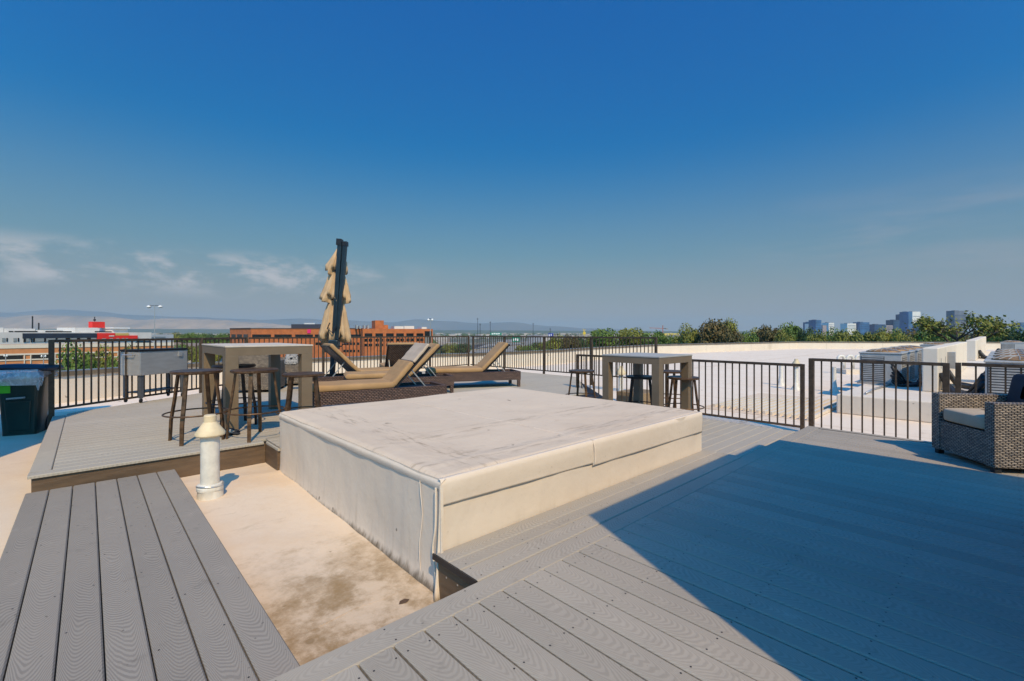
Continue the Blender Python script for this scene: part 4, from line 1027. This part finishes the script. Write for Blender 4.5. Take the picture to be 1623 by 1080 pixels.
# the big open tree before the skyline: visible limbs, sparse crown
bt = empty('tree', ray(1522, 527, 50).xy.to_3d(), R(20), 'tall open tree with dark forked limbs before the tower skyline', 'tree', 'tree line behind the right parapets')
rnd = random.Random(5); mbt = MB(); tips = []
def limb(p, d, L, r, dep):
    q = p+d*L*.5+Vector((rnd.gauss(0, .06), rnd.gauss(0, .06), 0))*L; e = q+(d+Vector((rnd.gauss(0, .2), rnd.gauss(0, .2), .05))).normalized()*L*.5
    mbt.tube([p, q, e], [r, r*.8, r*.62], 6)
    if dep == 0: tips.append(e); return
    if dep <= 2: tips.append(e)
    for k in range(3 if dep > 1 else 2):
        a = rnd.uniform(0, 6.28); s = rnd.uniform(.5, .95); nd = (d*.7+Vector((math.cos(a)*s, math.sin(a)*s, rnd.uniform(-.05, .45)))).normalized(); limb(e, nd, L*rnd.uniform(.62, .8), r*.58, dep-1)
Hb = ray(1525, 500, 52).z
limb(Vector((0, 0, 0)), Vector((0, 0, 1)), 15.6, .36, 0); tips.clear()
for k in range(5):
    a = 1.3*k; limb(Vector((0, 0, 15.3)), Vector((math.cos(a)*.85, math.sin(a)*.85, .62)).normalized(), 1.9, .17, 3)
mbt.build('trunk', bark, bt)
mb = MB()
for tp in tips:
    if rnd.random() < .60 or tp.z > Hb+2.0: continue
    for q in range(30):
        p = tp+Vector((rnd.gauss(0, .38), rnd.gauss(0, .38), rnd.gauss(0, .22))); nn = Vector((rnd.gauss(0, 1), rnd.gauss(0, 1), rnd.gauss(.5, 1))).normalized(); u_ = nn.orthogonal().normalized(); v_ = nn.cross(u_); sz = rnd.uniform(.10, .22)
        mb.face([p-u_*sz, p-v_*sz*.6, p+u_*sz, p+v_*sz*.6])
mb.keep = True; mb.build('crown', leafB, bt)

# ---- facades placed by photo columns, built at their real distance
class Facade:
    def __init__(s, name, label, cat, px0, Z0, px1, Z1, ytop, depth, m, yat=None, group=None, cap=None):
        A, B = ray(px0, Y0, Z0), ray(px1, Y0, Z1); s.A = A; s.B = B; d = B-A; d.z = 0; s.L = d.length; s.ang = math.atan2(d.y, d.x)
        s.r = empty(name, (A.x, A.y, 0), s.ang, label, cat, group)
        s.a = (CU*A.x-SU*A.y, SU*A.x+CU*A.y); s.b = (CU*B.x-SU*B.y, SU*B.x+CU*B.y)
        s.H = CZ-(ytop-Y0)*s.zat(yat if yat is not None else (px0+px1)/2)/F
        s.body = MB().box(0, s.L, 0, depth, 0, s.H).build('wall', m, s.r)
        if cap: MB().box(-.15, s.L+.15, -.15, depth+.15, s.H+.001, s.H+.25).build('roof', cap, s.r)
    def t(s, px):
        r = (px-X0)/F; return (r*s.a[1]-s.a[0])/((s.b[0]-s.a[0])-r*(s.b[1]-s.a[1]))
    def zat(s, px): return s.a[1]+(s.b[1]-s.a[1])*s.t(px)
    def x(s, px): return s.t(px)*s.L
    def z(s, px, py): return CZ-(py-Y0)*s.zat(px)/F
    def panel(s, name, m, px0, px1, y0, y1, proud=.08, yat=None, parent=None, back=0.0):
        q = yat if yat is not None else (px0+px1)/2
        return MB().box(s.x(px0), s.x(px1), -proud, back, s.z(q, y1), s.z(q, y0)).build(name, m, parent or s.r)
cream = mk('cream_stucco', (.62, .54, .44), .85, var=.05, scale=.3); white_s = mk('white_stucco', (.66, .62, .57), .85, var=.05, scale=.3)
brick = mk('orange_brick', (.46, .135, .040), .9, var=.12, scale=.6); brick2 = mk('brick_orange_light', (.52, .21, .08), .9, var=.1, scale=.6)
glassd = mk('dark_glass', (.012, .014, .014), .15, 0, var=.3, scale=.5); navyp = mk('navy_panels', (.020, .030, .050), .6, var=.2, scale=.2)
redp = mk('red_panels', (.80, .025, .012), .6, var=.05, scale=.2); yellowp = mk('yellow_panels', (.62, .42, .12), .6); void = mk('dark_opening', (.010, .009, .009), .9)
winl = mk('pale_window', (.30, .32, .31), .3); slate = mk('slate_blue_mech', (.030, .036, .055), .6)
# parking garage
f = Facade('parking_garage', 'orange brick parking garage with cream bands, behind the bin and cooler cart', 'garage', -60, 80, 275, 104, 552, 45, brick2, 50)
for a_, b_, m_, pr in ((546.0, 552.0, cream, .12), (560.2, 562.6, cream, .14), (569.0, 571.0, cream, .14), (577.2, 580.5, cream, .14), (590, 592, cream, .14)): f.panel('band', m_, -60, 275, a_, b_, pr, 50)
for a_, b_ in ((-58, -20), (-6, 36), (51, 84), (92, 121), (137, 171), (196, 220)):
    f.panel('opening', void, a_, b_, 562.7, 568.9, .10, 50); f.panel('opening', void, a_, b_, 580.6, 587.5, .10, 50)
for a_ in (-12, 37.5, 47.5, 86, 124, 186, 236): f.panel('pilaster', cream, a_, a_+1.8, 562.7, 580, .22, 50)
# lamp posts on the garage
def lamp(label, px, ytop, Z, y_base, heads=2, arm=6, hs=1.0, group=None):
    tp = ray(px, ytop, Z); bs = ray(px, y_base, Z); r = empty('lamp_post', (tp.x, tp.y, bs.z), -PHI, label, 'street lamp', group); H = tp.z-bs.z; k = Z/F
    MB().tube([(0, 0, 0), (0, 0, H)], [.8*k, .5*k], 8).build('pole', steel, r); aw = arm*k
    MB().tube([(-aw, 0, H-.1*k), (0, 0, H), (aw, 0, H-.1*k)], .35*k, 6).build('arm', darkmetal, r)
    for sx in ((-1, 1) if heads == 2 else (1,)):
        MB().lathe([(.2*k, .3*k), (2.2*k*hs, -.6*k), (2.9*k*hs, -1.8*k), (2.6*k*hs, -3.0*k), (1.2*k*hs, -3.9*k)], 12, (sx*aw, 0, H)).build('lamp_head', mk('lamp_white', (.75, .73, .70), .4), r, smooth=True)
    return r
lamp('tall lamp post with two white globes, rising over the left railing', 245, 484.5, 70, 600, 2, 9, 1.15)
lamp('lamp post with twin heads at the right end of the orange office building', 682, 505.5, 120, 566, 2, 3, .7)
lamp('low lamp post before the garage wall, near the left photo edge', 9, 562, 70, 600, 2, 2, .4); lamp('low double lamp post before the garage, just left of the railing corner post', 69, 563, 70, 600, 2, 3, .4)
# white and navy apartment block with red end
f = Facade('apartment_block', 'white apartment block with navy upper band and bright red end bay', 'building', -80, 118, 240, 165, 527, 40, white_s, 30)
f.panel('navy_band', navyp, 35.5, 153, 528.5, 536.2, .25, 60); f.panel('red_bay', redp, 153.5, 181, 528.2, 541, .5, 165); f.panel('yellow_band', yellowp, 181.2, 203, 528.4, 532, .4, 190); f.panel('red_band', redp, 181.2, 217, 532.1, 540, .38, 190)
for a_ in (1, 19): f.panel('window', winl, a_+2, a_+7, 536, 542, .12, a_); f.panel('window', glassd, a_+9, a_+11, 536, 542, .12, a_)
f.panel('window', glassd, -10, -4, 536, 542, .12, 0)
for a_, b_ in ((37, 40), (48.5, 50.5), (52, 54.5), (70, 72), (88, 90), (104, 110), (122, 126), (138, 143)): f.panel('window', glassd, a_, b_, 536.4, 542, .22, 80)
for a_, b_ in ((41, 46), (55, 69), (73, 87), (91, 103), (111, 121), (127, 137), (144, 152)): f.panel('window', winl, a_, b_, 536.4, 541.5, .20, 80)
for a_, b_ in ((160, 166), (172, 177), (183, 187), (192, 195), (198, 201)): f.panel('window', winl, a_, b_, 536.5, 538.5, .62, 170)
f.panel('letter_strip', white_s, 171, 179, 532, 533.6, .62, 170)
for a_, b_, y0, y1 in ((-40, 16, 519.8, 528.3), (17, 66, 521.2, 528.3), (67, 110, 523.0, 528.4), (129, 165, 518.8, 528.3), (188, 212, 519.6, 528.4)): f.panel('penthouse', white_s, a_, b_, y0, y1, -3, 60, back=12)
for a_, b_ in ((24, 31), (33, 69), (82, 123), (160, 186)): f.panel('clerestory', glassd, a_, b_, 525.0, 527.2, -2.8, 60, back=3.2)
f.panel('sign_box', redp, 166, 185.5, 509.5, 519.5, -6, 150, back=8)
f.panel('roof_canopy', mk('white_metal', (.8, .79, .77), .5), 186, 212.5, 519.2, 521, -2, 190, back=9)
f = Facade('low_building', 'pale low building with flat roof right of the red bay', 'building', 214, 170, 275, 190, 530.5, 25, white_s, 240)
f.panel('window_band', winl, 232, 262, 534, 536, .1, 245); f.panel('window_band', glassd, 232, 262, 537.2, 539, .1, 245)
for nm, px, yt in (('thin dark chimney stack over the white apartment block, left one', 51.5, 501.5), ('short dark stack just right of the thin chimney stack', 61.5, 512)):
    tp = ray(px, yt, 300); r = empty('chimney_stack', (tp.x, tp.y, 0), 0, nm, 'chimney'); MB().tube([(0, 0, 0), (0, 0, tp.z)], [.45, .35], 8).build('stack', darkmetal, r)
tp = ray(150, 503.5, 220); r = empty('antenna_mast', (tp.x, tp.y, 0), -PHI, 'dark antenna mast left of the red sign box', 'antenna'); MB().tube([(0, 0, 0), (0, 0, tp.z)], [.22, .12], 6).build('mast', darkmetal, r); MB().box(-.45, .45, -.2, .2, tp.z-1.6, tp.z-.8).box(-.15, .15, -.1, .1, tp.z-.5, tp.z+.3).build('antenna', darkmetal, r)
# orange brick office building
f = Facade('office_building', 'long orange brick office building in the distance behind the umbrella', 'building', 398, 150, 592, 150, 520.6, 45, brick, 480)
f.panel('roof_edge', mk('dark_coping', (.12, .06, .035), .7), 398, 592, 520.4, 521.4, .15, 480)
for a_, b_ in ((399.8, 429.5), (435, 462.5), (468, 496), (499, 512), (546, 573)): f.panel('window', glassd, a_, b_, 530.4, 535.2, .06)
for a_, b_ in ((500, 510), (514, 521), (545, 563), (566, 573)): f.panel('window', glassd, a_, b_, 543.0, 547, .06)
for a_, b_ in ((512, 523), (544, 563), (567, 588)): f.panel('window', glassd, a_, b_, 554.6, 558.5, .06)
for a_ in (548.5, 553, 558, 569.8, 572, 577, 582): f.panel('mullion', brick, a_, a_+.9, 543, 558.5, .09)
f.panel('mechanical_box', slate, 447.5, 499, 513.6, 520.4, -6, back=20); f.panel('mechanical_box', mk('white_ducts', (.6, .6, .6), .5), 460, 478, 511.2, 513.4, -10, back=14)
f.panel('sign', mk('pink_sign', (.75, .02, .16), .6), 487.5, 492.6, 522.5, 528.5, .2)
f2 = Facade('office_wing', 'left end wing of the orange brick office building with three small windows', 'building', 364.5, 160, 397.8, 150, 520.9, 40, brick, 380)
f2.panel('roof_edge', mk('dark_coping2', (.06, .035, .025), .7), 364.5, 397.6, 520.2, 521.6, .15)
for a_, b_ in ((367, 373.5), (376, 383.5), (386, 393)): f2.panel('window', glassd, a_, b_, 530.2, 535, .06)
f3 = Facade('office_wing', 'right wing of the orange brick office building with rows of square windows', 'building', 575, 146, 686, 156, 521.4, 40, brick, 600)
xs = [(577.8, 590), (595, 607), (612, 624), (628, 640), (644, 655.5), (660, 671)]
for a_, b_ in xs:
    for y0, y1 in ((528.6, 533.6), (537.0, 541.6), (545.0, 549)): f3.panel('window', glassd, a_, b_, y0, y1, .06, 600)
    f3.panel('mullion', brick, (a_+b_)/2-.6, (a_+b_)/2+.4, 537, 549, .09, 600)
f3.panel('corner_glazing', glassd, 673, 684, 525, 534, .08, 600); f3.panel('corner_glazing', mk('grey_panel', (.2, .19, .18), .5), 673, 684, 534.5, 549, .07, 600)
f3.panel('stair_head', brick, 597, 611, 507.8, 521.4, -3, 600, back=10); f3.panel('stair_head', brick, 611.2, 618, 515, 521.4, -3, 600, back=9)
f3.panel('rooftop_unit', white_s, 628, 643, 517, 521.3, -3, 600, back=9); f3.panel('rooftop_unit', white_s, 645, 661, 516.4, 521.3, -4, 600, back=10); f3.panel('rooftop_unit', white_s, 672, 680, 518, 521.3, -3, 600, back=9)
for a_ in (566, 571, 578, 584): f3.panel('roof_duct', steel, a_, a_+2.4, 517.8-(a_ % 3), 521.4, -2, 600, back=5)
# ---- highway, ramp, signs, traffic
def gp(px, py): return at(px, py, CZ)
def road(name, pts, m, z=.05, kerb=None):
    mb = MB(); vs = [gp(px, py) for px, py in pts]
    mb.hexa([(v_.x, v_.y, 0.0) for v_ in vs], [(v_.x, v_.y, z) for v_ in vs]); o = mb.build(name, m); tag(o, kind='structure'); return o
road('highway', [(690, 572), (858, 566), (833, 548), (812, 538.5), (806, 538.5), (765, 546)], roadc, .05)
road('frontage_road', [(600, 590), (700, 590), (742, 556), (775, 545), (772, 544.5), (725, 551)], asphalt, .07)
def ramp(label, pts, w, ztop):   # raised ramp with side walls
    P = [gp(px, py) for px, py in pts]; r = empty('highway_ramp', (P[0].x, P[0].y, 0), 0, label, 'highway ramp'); o = P[0]
    mb = MB(); mw = MB(); mp = MB()
    for (a_, b_, za, zb_) in zip(P, P[1:], ztop, ztop[1:]):
        a2, b2 = Vector((a_.x-o.x, a_.y-o.y, za)), Vector((b_.x-o.x, b_.y-o.y, zb_)); mb.bar(a2, b2, w, .8)
        n = (b2-a2).cross(Vector((0, 0, 1))).normalized()*(w/2-.1)
        for s_ in (-1, 1): mw.bar(a2+n*s_+Vector((0, 0, .85)), b2+n*s_+Vector((0, 0, .85)), .25, .9)
        mp.box(a2.x-.7, a2.x+.7, a2.y-.7, a2.y+.7, 0, za-.4)
    mb.build('road_deck', roadc, r); mw.build('barrier', concrete, r); mp.build('pier', concrete, r)
ramp('concrete highway ramp crossing behind the right end of the office building', [(640, 569), (690, 563), (735, 556.5), (790, 549), (850, 545)], 9, [6, 6.5, 6, 4, 2])
ramp('far highway overpass crossing the wide road', [(690, 542), (760, 539), (830, 537.5)], 10, [5, 6, 5])
for k in range(8):
    px = 742+k*13; p = gp(px-1, 556-k*1.2); r = empty('road_barrier', (p.x, p.y, 0), -PHI, f'concrete barrier block, {ORD[k]} from the left along the highway edge', 'barrier', 'barrier blocks along the highway')
    MB().box(-5, 5, -.3, .3, 0, 1.0).build('block', concrete, r)
def make_car(m, name='parked_car'):
    r = empty(name, (0, 0, 0), 0, 'car', 'car', 'cars on the highway')
    MB().hexa([(-2.2, -.9, .3), (2.2, -.9, .3), (2.2, .9, .3), (-2.2, .9, .3)], [(-2.15, -.85, .95), (2.1, -.85, .85), (2.1, .85, .85), (-2.15, .85, .95)]).build('body', m, r, bevel=.1)
    MB().hexa([(-1.9, -.8, .95), (1.1, -.8, .93), (1.1, .8, .93), (-1.9, .8, .95)], [(-1.5, -.65, 1.45), (.5, -.65, 1.45), (.5, .65, 1.45), (-1.5, .65, 1.45)]).build('cabin', glassd, r)
    for x in (-1.35, 1.35):
        for y in (-.85, .85): o = MB().lathe([(.32, -.1), (.32, .1)], 12).build('wheel', black, r); o.location = (x, y, .32); o.rotation_euler = (R(90), 0, 0)
    return r
carw = make_car(mk('car_white', (.75, .75, .74), .3)); card = make_car(mk('car_grey', (.12, .12, .13), .3)); carr = make_car(mk('car_red', (.4, .03, .02), .3))
cset = [(carw, 752, 561), (card, 772, 562), (carr, 795, 560), (carw, 815, 558), (card, 788, 552.5), (carw, 806, 551), (carw, 800, 545.5), (card, 812, 546), (carw, 822, 552.5), (carr, 806, 541.5), (carw, 812, 542)]
used = set(); cset.sort(key=lambda q: q[1])
for k, (pr, px, py) in enumerate(cset):
    o = pr if pr.name not in used else copy_tree(pr); used.add(pr.name); p = gp(px, py); o.location = (p.x, p.y, .05)
    cl = {carw.name: 'white', card.name: 'grey', carr.name: 'red'}[pr.name]
    o['label'] = f'{cl} car on the distant highway, {ORD[k]} from the left of the traffic'; o.rotation_euler = (0, 0, R(90)-PHI+R(4))
o = copy_tree(carw); o['label'] = 'white car parked on the garage roof left of the tall lamp post'; del o['group']; p = ray(232, 546.6, 103); o.location = (p.x, p.y, p.z-.6); o.rotation_euler = (0, 0, -PHI+R(8))
signg = mk('sign_green', (.0, .22, .13), .5); signb = mk('sign_blue', (.02, .03, .30), .5); sgw = mk('sign_white', (.8, .8, .8), .5)
def roadsign(label, px0, px1, y0, y1, Z, m, words=0):
    a_, b_ = ray(px0, y0, Z), ray(px1, y1, Z); L = (ray(px1, y0, Z)-a_).length; r = empty('road_sign', (a_.x, a_.y, 0), -PHI, label, 'road sign')
    bd3 = MB().box(0, L, -.1, .1, b_.z, a_.z).build('board', m, r)
    for x in (.15*L, .85*L): MB().tube([(x, .25, 0), (x, .25, b_.z+.5)], .15*Z/400, 6).build('post', steel, r)
    h = a_.z-b_.z
    for k in range(words):
        x = L*(.12+.76*k/max(1, words)); MB().box(x, x+L*.16, -.16, -.11, b_.z+h*(.22+.1*(k % 2)), b_.z+h*(.72+.08*(k % 2))).build('legend', sgw, bd3)
roadsign('wide green highway sign over the far traffic', 777, 795, 527.5, 531.2, 420, signg, 4)
roadsign('green highway sign beside the back of the rear lounger', 812, 824, 534.8, 542.5, 300, signg, 3)
roadsign('blue sign in the distance right of the highway', 869, 877, 528.5, 534.5, 380, signb, 2)
for px, yt, Z, lab in ((757, 504, 500, 'tallest thin power pole over the highway'), (777, 509.5, 480, 'second thin power pole right of the tallest one'), (845, 512, 520, 'thin pole farther right over the highway'), (761, 513, 450, 'short pole just beside the tallest power pole'), (872, 520, 500, 'short thin pole over the blue sign')):
    tp = ray(px, yt, Z); r = empty('power_pole', (tp.x, tp.y, 0), -PHI, lab, 'pole'); MB().tube([(0, 0, 0), (0, 0, tp.z)], .22, 6).build('pole', darkmetal, r); MB().box(-1.2, 1.2, -.1, .1, tp.z-1.5, tp.z-1.2).build('crossarm', darkmetal, r)
# yellow crane and building site
tp = ray(1050.5, 516, 900); r = empty('tower_crane', (tp.x, tp.y, 0), -PHI, 'reddish tower crane with long jib above the tree line', 'crane'); H = tp.z; k = 900/F
mb = MB(); mb.bar((0, 0, 0), (0, 0, H), 1.4*k*.7, 1.4*k*.7); mb.build('tower', mk('crane_red', (.38, .12, .08), .6), r); MB().bar((-21*k, 0, H-4*k), (1*k, 0, H-5*k), .8*k, .8*k).build('jib', MATS['crane_red'], r); MB().bar((1*k, 0, H-5*k), (7.5*k, 0, H-5.0*k), .9*k, .9*k).build('counter_jib', darkmetal, r); MB().box(5*k, 7.5*k, -.8*k, .8*k, H-6.6*k, H-4.6*k).build('counterweight', concrete, r)
f = Facade('building_site', 'yellow sheathed building under construction right of the crane', 'building', 1053, 800, 1076, 800, 528.6, 40, mk('yellow_sheathing', (.62, .48, .10), .8), 1064)
for a_ in (1057, 1062, 1067, 1071.5): f.panel('window', concrete, a_, a_+1.6, 529.8, 532, .4)
tp = ray(926, 521.5, 300); r = empty('yellow_lift', (tp.x, tp.y, 0), -PHI, 'small yellow lift machine poking above the trees', 'lift'); k = 300/F
MB().bar((0, 0, 0), (0, 0, tp.z-5*k), .9*k, .9*k).bar((0, 0, tp.z-5*k), (-2.0*k, 0, tp.z), .8*k, .8*k).bar((0, 0, tp.z-5*k), (1.6*k, 0, tp.z-.5*k), .8*k, .8*k).build('boom', mk('machine_yellow', (.7, .5, .05), .5), r); MB().box(-2.2*k, 2.2*k, -k, k, tp.z-9*k, tp.z-5*k).build('platform', MATS['machine_yellow'], r)
# ---- skyline
tb = mk('tower_blue_glass', (.045, .135, .30), .3, var=.25, scale=.03); tb2 = mk('tower_dark_blue', (.03, .065, .15), .35, var=.25, scale=.03); tw = mk('tower_white', (.72, .70, .66), .7, var=.05, scale=.03); tg = mk('tower_grey', (.13, .14, .18), .5, var=.2, scale=.03); tp_ = mk('tower_pink', (.35, .28, .27), .7)
sky_t = [(1284, 1291, 511, tb, 'short blue glass tower at the left end of the skyline'), (1287.5, 1293, 513.5, tw, 'slim white sided tower at the left end of the skyline'), (1293, 1302, 507.5, tb, 'blue glass tower with slanted top, second group from the left'), (1304, 1310, 516, tp_, 'low pinkish block in the left skyline'), (1313.5, 1322, 512, tw, 'white framed block left of the wide gap in the skyline'), (1343, 1357, 513, tw, 'low white block with dark left edge'),
         (1363, 1378, 511, tb, 'squarish deep blue tower in the middle of the skyline'), (1386, 1403, 514.5, tb2, 'low wide dark blue building'), (1405, 1415, 516, tp_, 'low pinkish building in the skyline'), (1416, 1430, 507.5, tb2, 'dark blue block left of the tall pair'), (1422, 1438, 512.5, tb, 'lighter blue block in front of the tall pair'), (1432.5, 1441, 498.5, tb2, 'tall dark blue tower, left of the tall pair'), (1440, 1446, 494.5, tb, 'tall slender blue tower beside the white one'), (1446.2, 1459, 494.3, tw, 'tallest white tower in the skyline'),
         (1458, 1468, 512.5, tg, 'low grey block right of the white tower'), (1468.5, 1480, 506.5, tg, 'mid height grey tower right of the white tower'), (1513, 1532, 492.8, tg, 'wide grey blue tower behind the open tree'), (1618, 1640, 512, tb, 'blue block at the right photo edge')]
for px0, px1, yt, m_, lab in sky_t:
    Z = 1300+((px0*7) % 5)*30; f = Facade('office_tower', lab, 'tower', px0, Z, px1, Z+8, yt, 22, m_, None, 'towers of the far skyline')
    if px1-px0 > 8:
        for q in range(1, 4): f.panel('window_band', tb2 if m_ is not tb2 else tb, px0+.8, px1-.8, yt+q*((524-yt)/4.2), yt+q*((524-yt)/4.2)+.5, .6)
    f.panel('roof_plant', tg, px0+(px1-px0)*.3, px0+(px1-px0)*.6, yt-.8, yt, -8, back=18)
# ---- far town, woods, plain and mountains
rnd = random.Random(21)
woods = MB()
def clump(mb, x, y, z, r, h):
    n = 6; ring = [mb.bm.verts.new((x+r*rnd.uniform(.7, 1.1)*math.cos(6.283*k/n), y+r*rnd.uniform(.7, 1.1)*math.sin(6.283*k/n), z)) for k in range(n)]
    mid = [mb.bm.verts.new((v_.co.x+(x-v_.co.x)*.12+rnd.uniform(-.1, .1)*r, v_.co.y+(y-v_.co.y)*.12, z+h*rnd.uniform(.5, .75))) for v_ in ring]
    tpv = mb.bm.verts.new((x+rnd.uniform(-.2, .2)*r, y, z+h))
    for k in range(n): mb.bm.faces.new((ring[k], ring[(k+1) % n], mid[(k+1) % n], mid[k])); mb.bm.faces.new((mid[k], mid[(k+1) % n], tpv))
for k in range(9000):
    az = rnd.uniform(-.92, .92); Z = 260*math.exp(rnd.uniform(0, 2.9)); px = X0+F*math.tan(az)
    if 692 < px < 868 and Z < 1300: continue
    if 360 < px < 690 and Z < 330: continue
    p = XZ(Z*math.tan(az), Z); r_ = rnd.uniform(3.5, 8)*(1+Z/2500); clump(woods, p.x, p.y, 0, r_, rnd.uniform(6, 13)*(1+Z/9000))
o = woods.build('far_woods', mk('far_leaves', (.035, .070, .022), .9, scale=.02, col2=(.085, .095, .035))); tag(o, 'mass of small green treetops covering the plain to the horizon', 'woods', kind='stuff')
town = MB()
for k in range(1500):
    az = rnd.uniform(-.9, .55); Z = 380*math.exp(rnd.uniform(0, 2.4)); px = X0+F*math.tan(az)
    if 700 < px < 850 and Z < 1300: continue
    p = XZ(Z*math.tan(az), Z); s_ = rnd.uniform(6, 16)*(1+Z/3500); h = rnd.uniform(5, 13)*(1+Z/9000); town.box(p.x-s_, p.x+s_, p.y-s_*.6, p.y+s_*.6, 0, h)
o = town.build('distant_town', mk('town_walls', (.55, .50, .46), .9, scale=.006, col2=(.22, .17, .15))); tag(o, 'scatter of pale far rooftops among the trees of the plain', 'town', kind='stuff')
# houses near enough to tell apart
hm = [mk('house_wall_a', (.60, .52, .44), .9), mk('house_wall_b', (.40, .22, .15), .9), mk('house_wall_c', (.66, .64, .60), .9)]; hr = mk('house_roof', (.20, .15, .12), .9)
hs = [(268, 541, 240), (284, 538, 290), (291, 543, 230), (303, 537, 320), (309, 544, 225), (318, 539, 280), (331, 537, 310), (336, 545, 215), (343, 540, 260), (352, 538, 300), (358, 544, 220), (296, 549, 190), (327, 552, 170)]
for k, (px, py, Z) in enumerate(hs):
    tp = ray(px, py, Z); r = empty('house', (tp.x, tp.y, 0), -PHI+R(rnd.uniform(-20, 20)), f'small {("tan", "brick", "white")[k % 3]} house, {ORD[k]} from the left among the trees beside the office building', 'house', 'small houses among the trees'); H = max(4, tp.z); w_ = 4.6
    MB().box(-w_, w_, -4, 4, 0, H-1.6).build('wall', hm[k % 3], r); MB().hexa([(-w_-.3, -4.3, H-1.59), (w_+.3, -4.3, H-1.59), (w_+.3, 4.3, H-1.59), (-w_-.3, 4.3, H-1.59)], [(-w_-.1, -.2, H), (w_+.1, -.2, H), (w_+.1, .2, H), (-w_-.1, .2, H)]).build('roof', hr, r)
    for x in (-2.6, 1.2): MB().box(x, x+1.4, -4.05, -4, H-3.8, H-2.5).build('window', glassd, r)
mid = [(250, 530, 10, 220), (262, 529, 12, 250), (276, 527.5, 12, 240), (289, 528.5, 11, 260), (301, 528, 12, 230), (314, 528.5, 11, 250), (326, 529, 12, 240), (339, 527.5, 12, 260), (350, 528.5, 11, 240), (361, 528, 10, 250), (284, 546, 11, 130), (300, 547, 10, 140), (314, 549, 9, 120), (345, 548, 8, 150), (709, 545, 11, 300), (722, 544.5, 11, 310), (735, 544, 10, 300), (825, 548, 14, 190), (838, 546, 14, 180), (852, 541, 11, 230), (866, 542, 12, 200), (878, 541, 12, 190), (893, 541, 13, 170), (912, 541, 14, 150)]
for k, (px, yt, hw, Z) in enumerate(sorted(mid)):
    kd = ('green', 'dark', 'olive')[k % 3]; tree(px, yt, hw, Z, kd, f'{look[kd]} distant tree, {ORD[k]} from the left in the middle distance', 'middle distance trees beyond the railings')
def ridge(name, pts, Z, depth, m, rough_):
    mb = MB(); rows = []; N = 220
    xs = [p_[0] for p_ in pts]
    def yy(x):
        for (a1, b1), (a2, b2) in zip(pts, pts[1:]):
            if a1 <= x <= a2: t = (x-a1)/(a2-a1); t = t*t*(3-2*t); return b1+(b2-b1)*t
        return pts[-1][1]
    for r_i, (dz, hf) in enumerate(((-1.0, 0.0), (-.72, .22), (-.45, .45), (-.2, .78), (0.0, 1.0), (.4, .5), (1.0, 0.0))):
        row_ = []
        for k in range(N+1):
            x = xs[0]+(xs[-1]-xs[0])*k/N; top = ray(x, yy(x), Z); H = max(1.0, top.z)
            n = noise.noise(Vector((x*.03, r_i*.9, 3)))*rough_+noise.noise(Vector((x*.11, r_i*1.7, 8)))*rough_*.45
            if hf == 1.0: n *= .35
            hh = max(0.0, H*hf+n*H*(1 if 0 < hf else 0)); q = XZ((x-X0)*Z/F, Z+dz*depth+(n*depth*.3 if 0 < hf < 1 else 0)); row_.append(mb.bm.verts.new((q.x, q.y, hh-(.4 if hf == 0 else 0))))
        rows.append(row_)
    for A, B in zip(rows, rows[1:]):
        for k in range(N): mb.bm.faces.new((A[k], A[k+1], B[k+1], B[k]))
    o = mb.build(name, m, smooth=True); tag(o, kind='structure'); return o
hillm = mk('dry_foothills', (.46, .30, .18), .95, scale=.003, col2=(.22, .17, .12)); mtm = mk('far_mountains', (.10, .12, .13), .95, scale=.002, col2=(.15, .15, .14)); plainm = mk('wooded_plain', (.045, .07, .035), .95, scale=.01, col2=(.09, .10, .06))
ridge('mountains', [(-260, 498), (-60, 494), (20, 495), (90, 490.5), (150, 494), (200, 499), (300, 503), (420, 507), (470, 505), (540, 508), (620, 511), (660, 506), (700, 509), (760, 513), (810, 511), (870, 517), (940, 521), (1040, 525), (1100, 527)], 6600, 1100, mtm, .10)
ridge('foothills', [(-260, 503), (0, 502), (60, 499), (150, 502), (230, 507), (262, 505), (340, 506.5), (400, 511), (480, 517), (560, 521), (640, 524)], 5400, 700, hillm, .16)
ridge('wooded_rise', [(-260, 522), (100, 521.5), (400, 522), (640, 523.5), (800, 524), (960, 525), (1100, 525.5), (1300, 525), (1800, 526)], 4000, 700, plainm, .12)
# ---- thin haze that fades the far things
hz = MB(); hz.box(-12400, 12400, -12400, 12400, -1.5, 372); hm_ = bpy.data.materials.new('air'); hm_.use_nodes = True; w = NT(hm_.node_tree); w.n.clear()
out = w.new('ShaderNodeOutputMaterial'); pv = w.new('ShaderNodeVolumePrincipled'); pv.inputs['Color'].default_value = (.60, .74, .80, 1); pv.inputs['Density'].default_value = 1.05e-4; pv.inputs['Anisotropy'].default_value = 0.0; w.link(pv.outputs[0], out.inputs['Volume'])
o = hz.build('haze', hm_); tag(o, 'thin bluish haze fading the far plain and mountains', 'haze', kind='stuff')
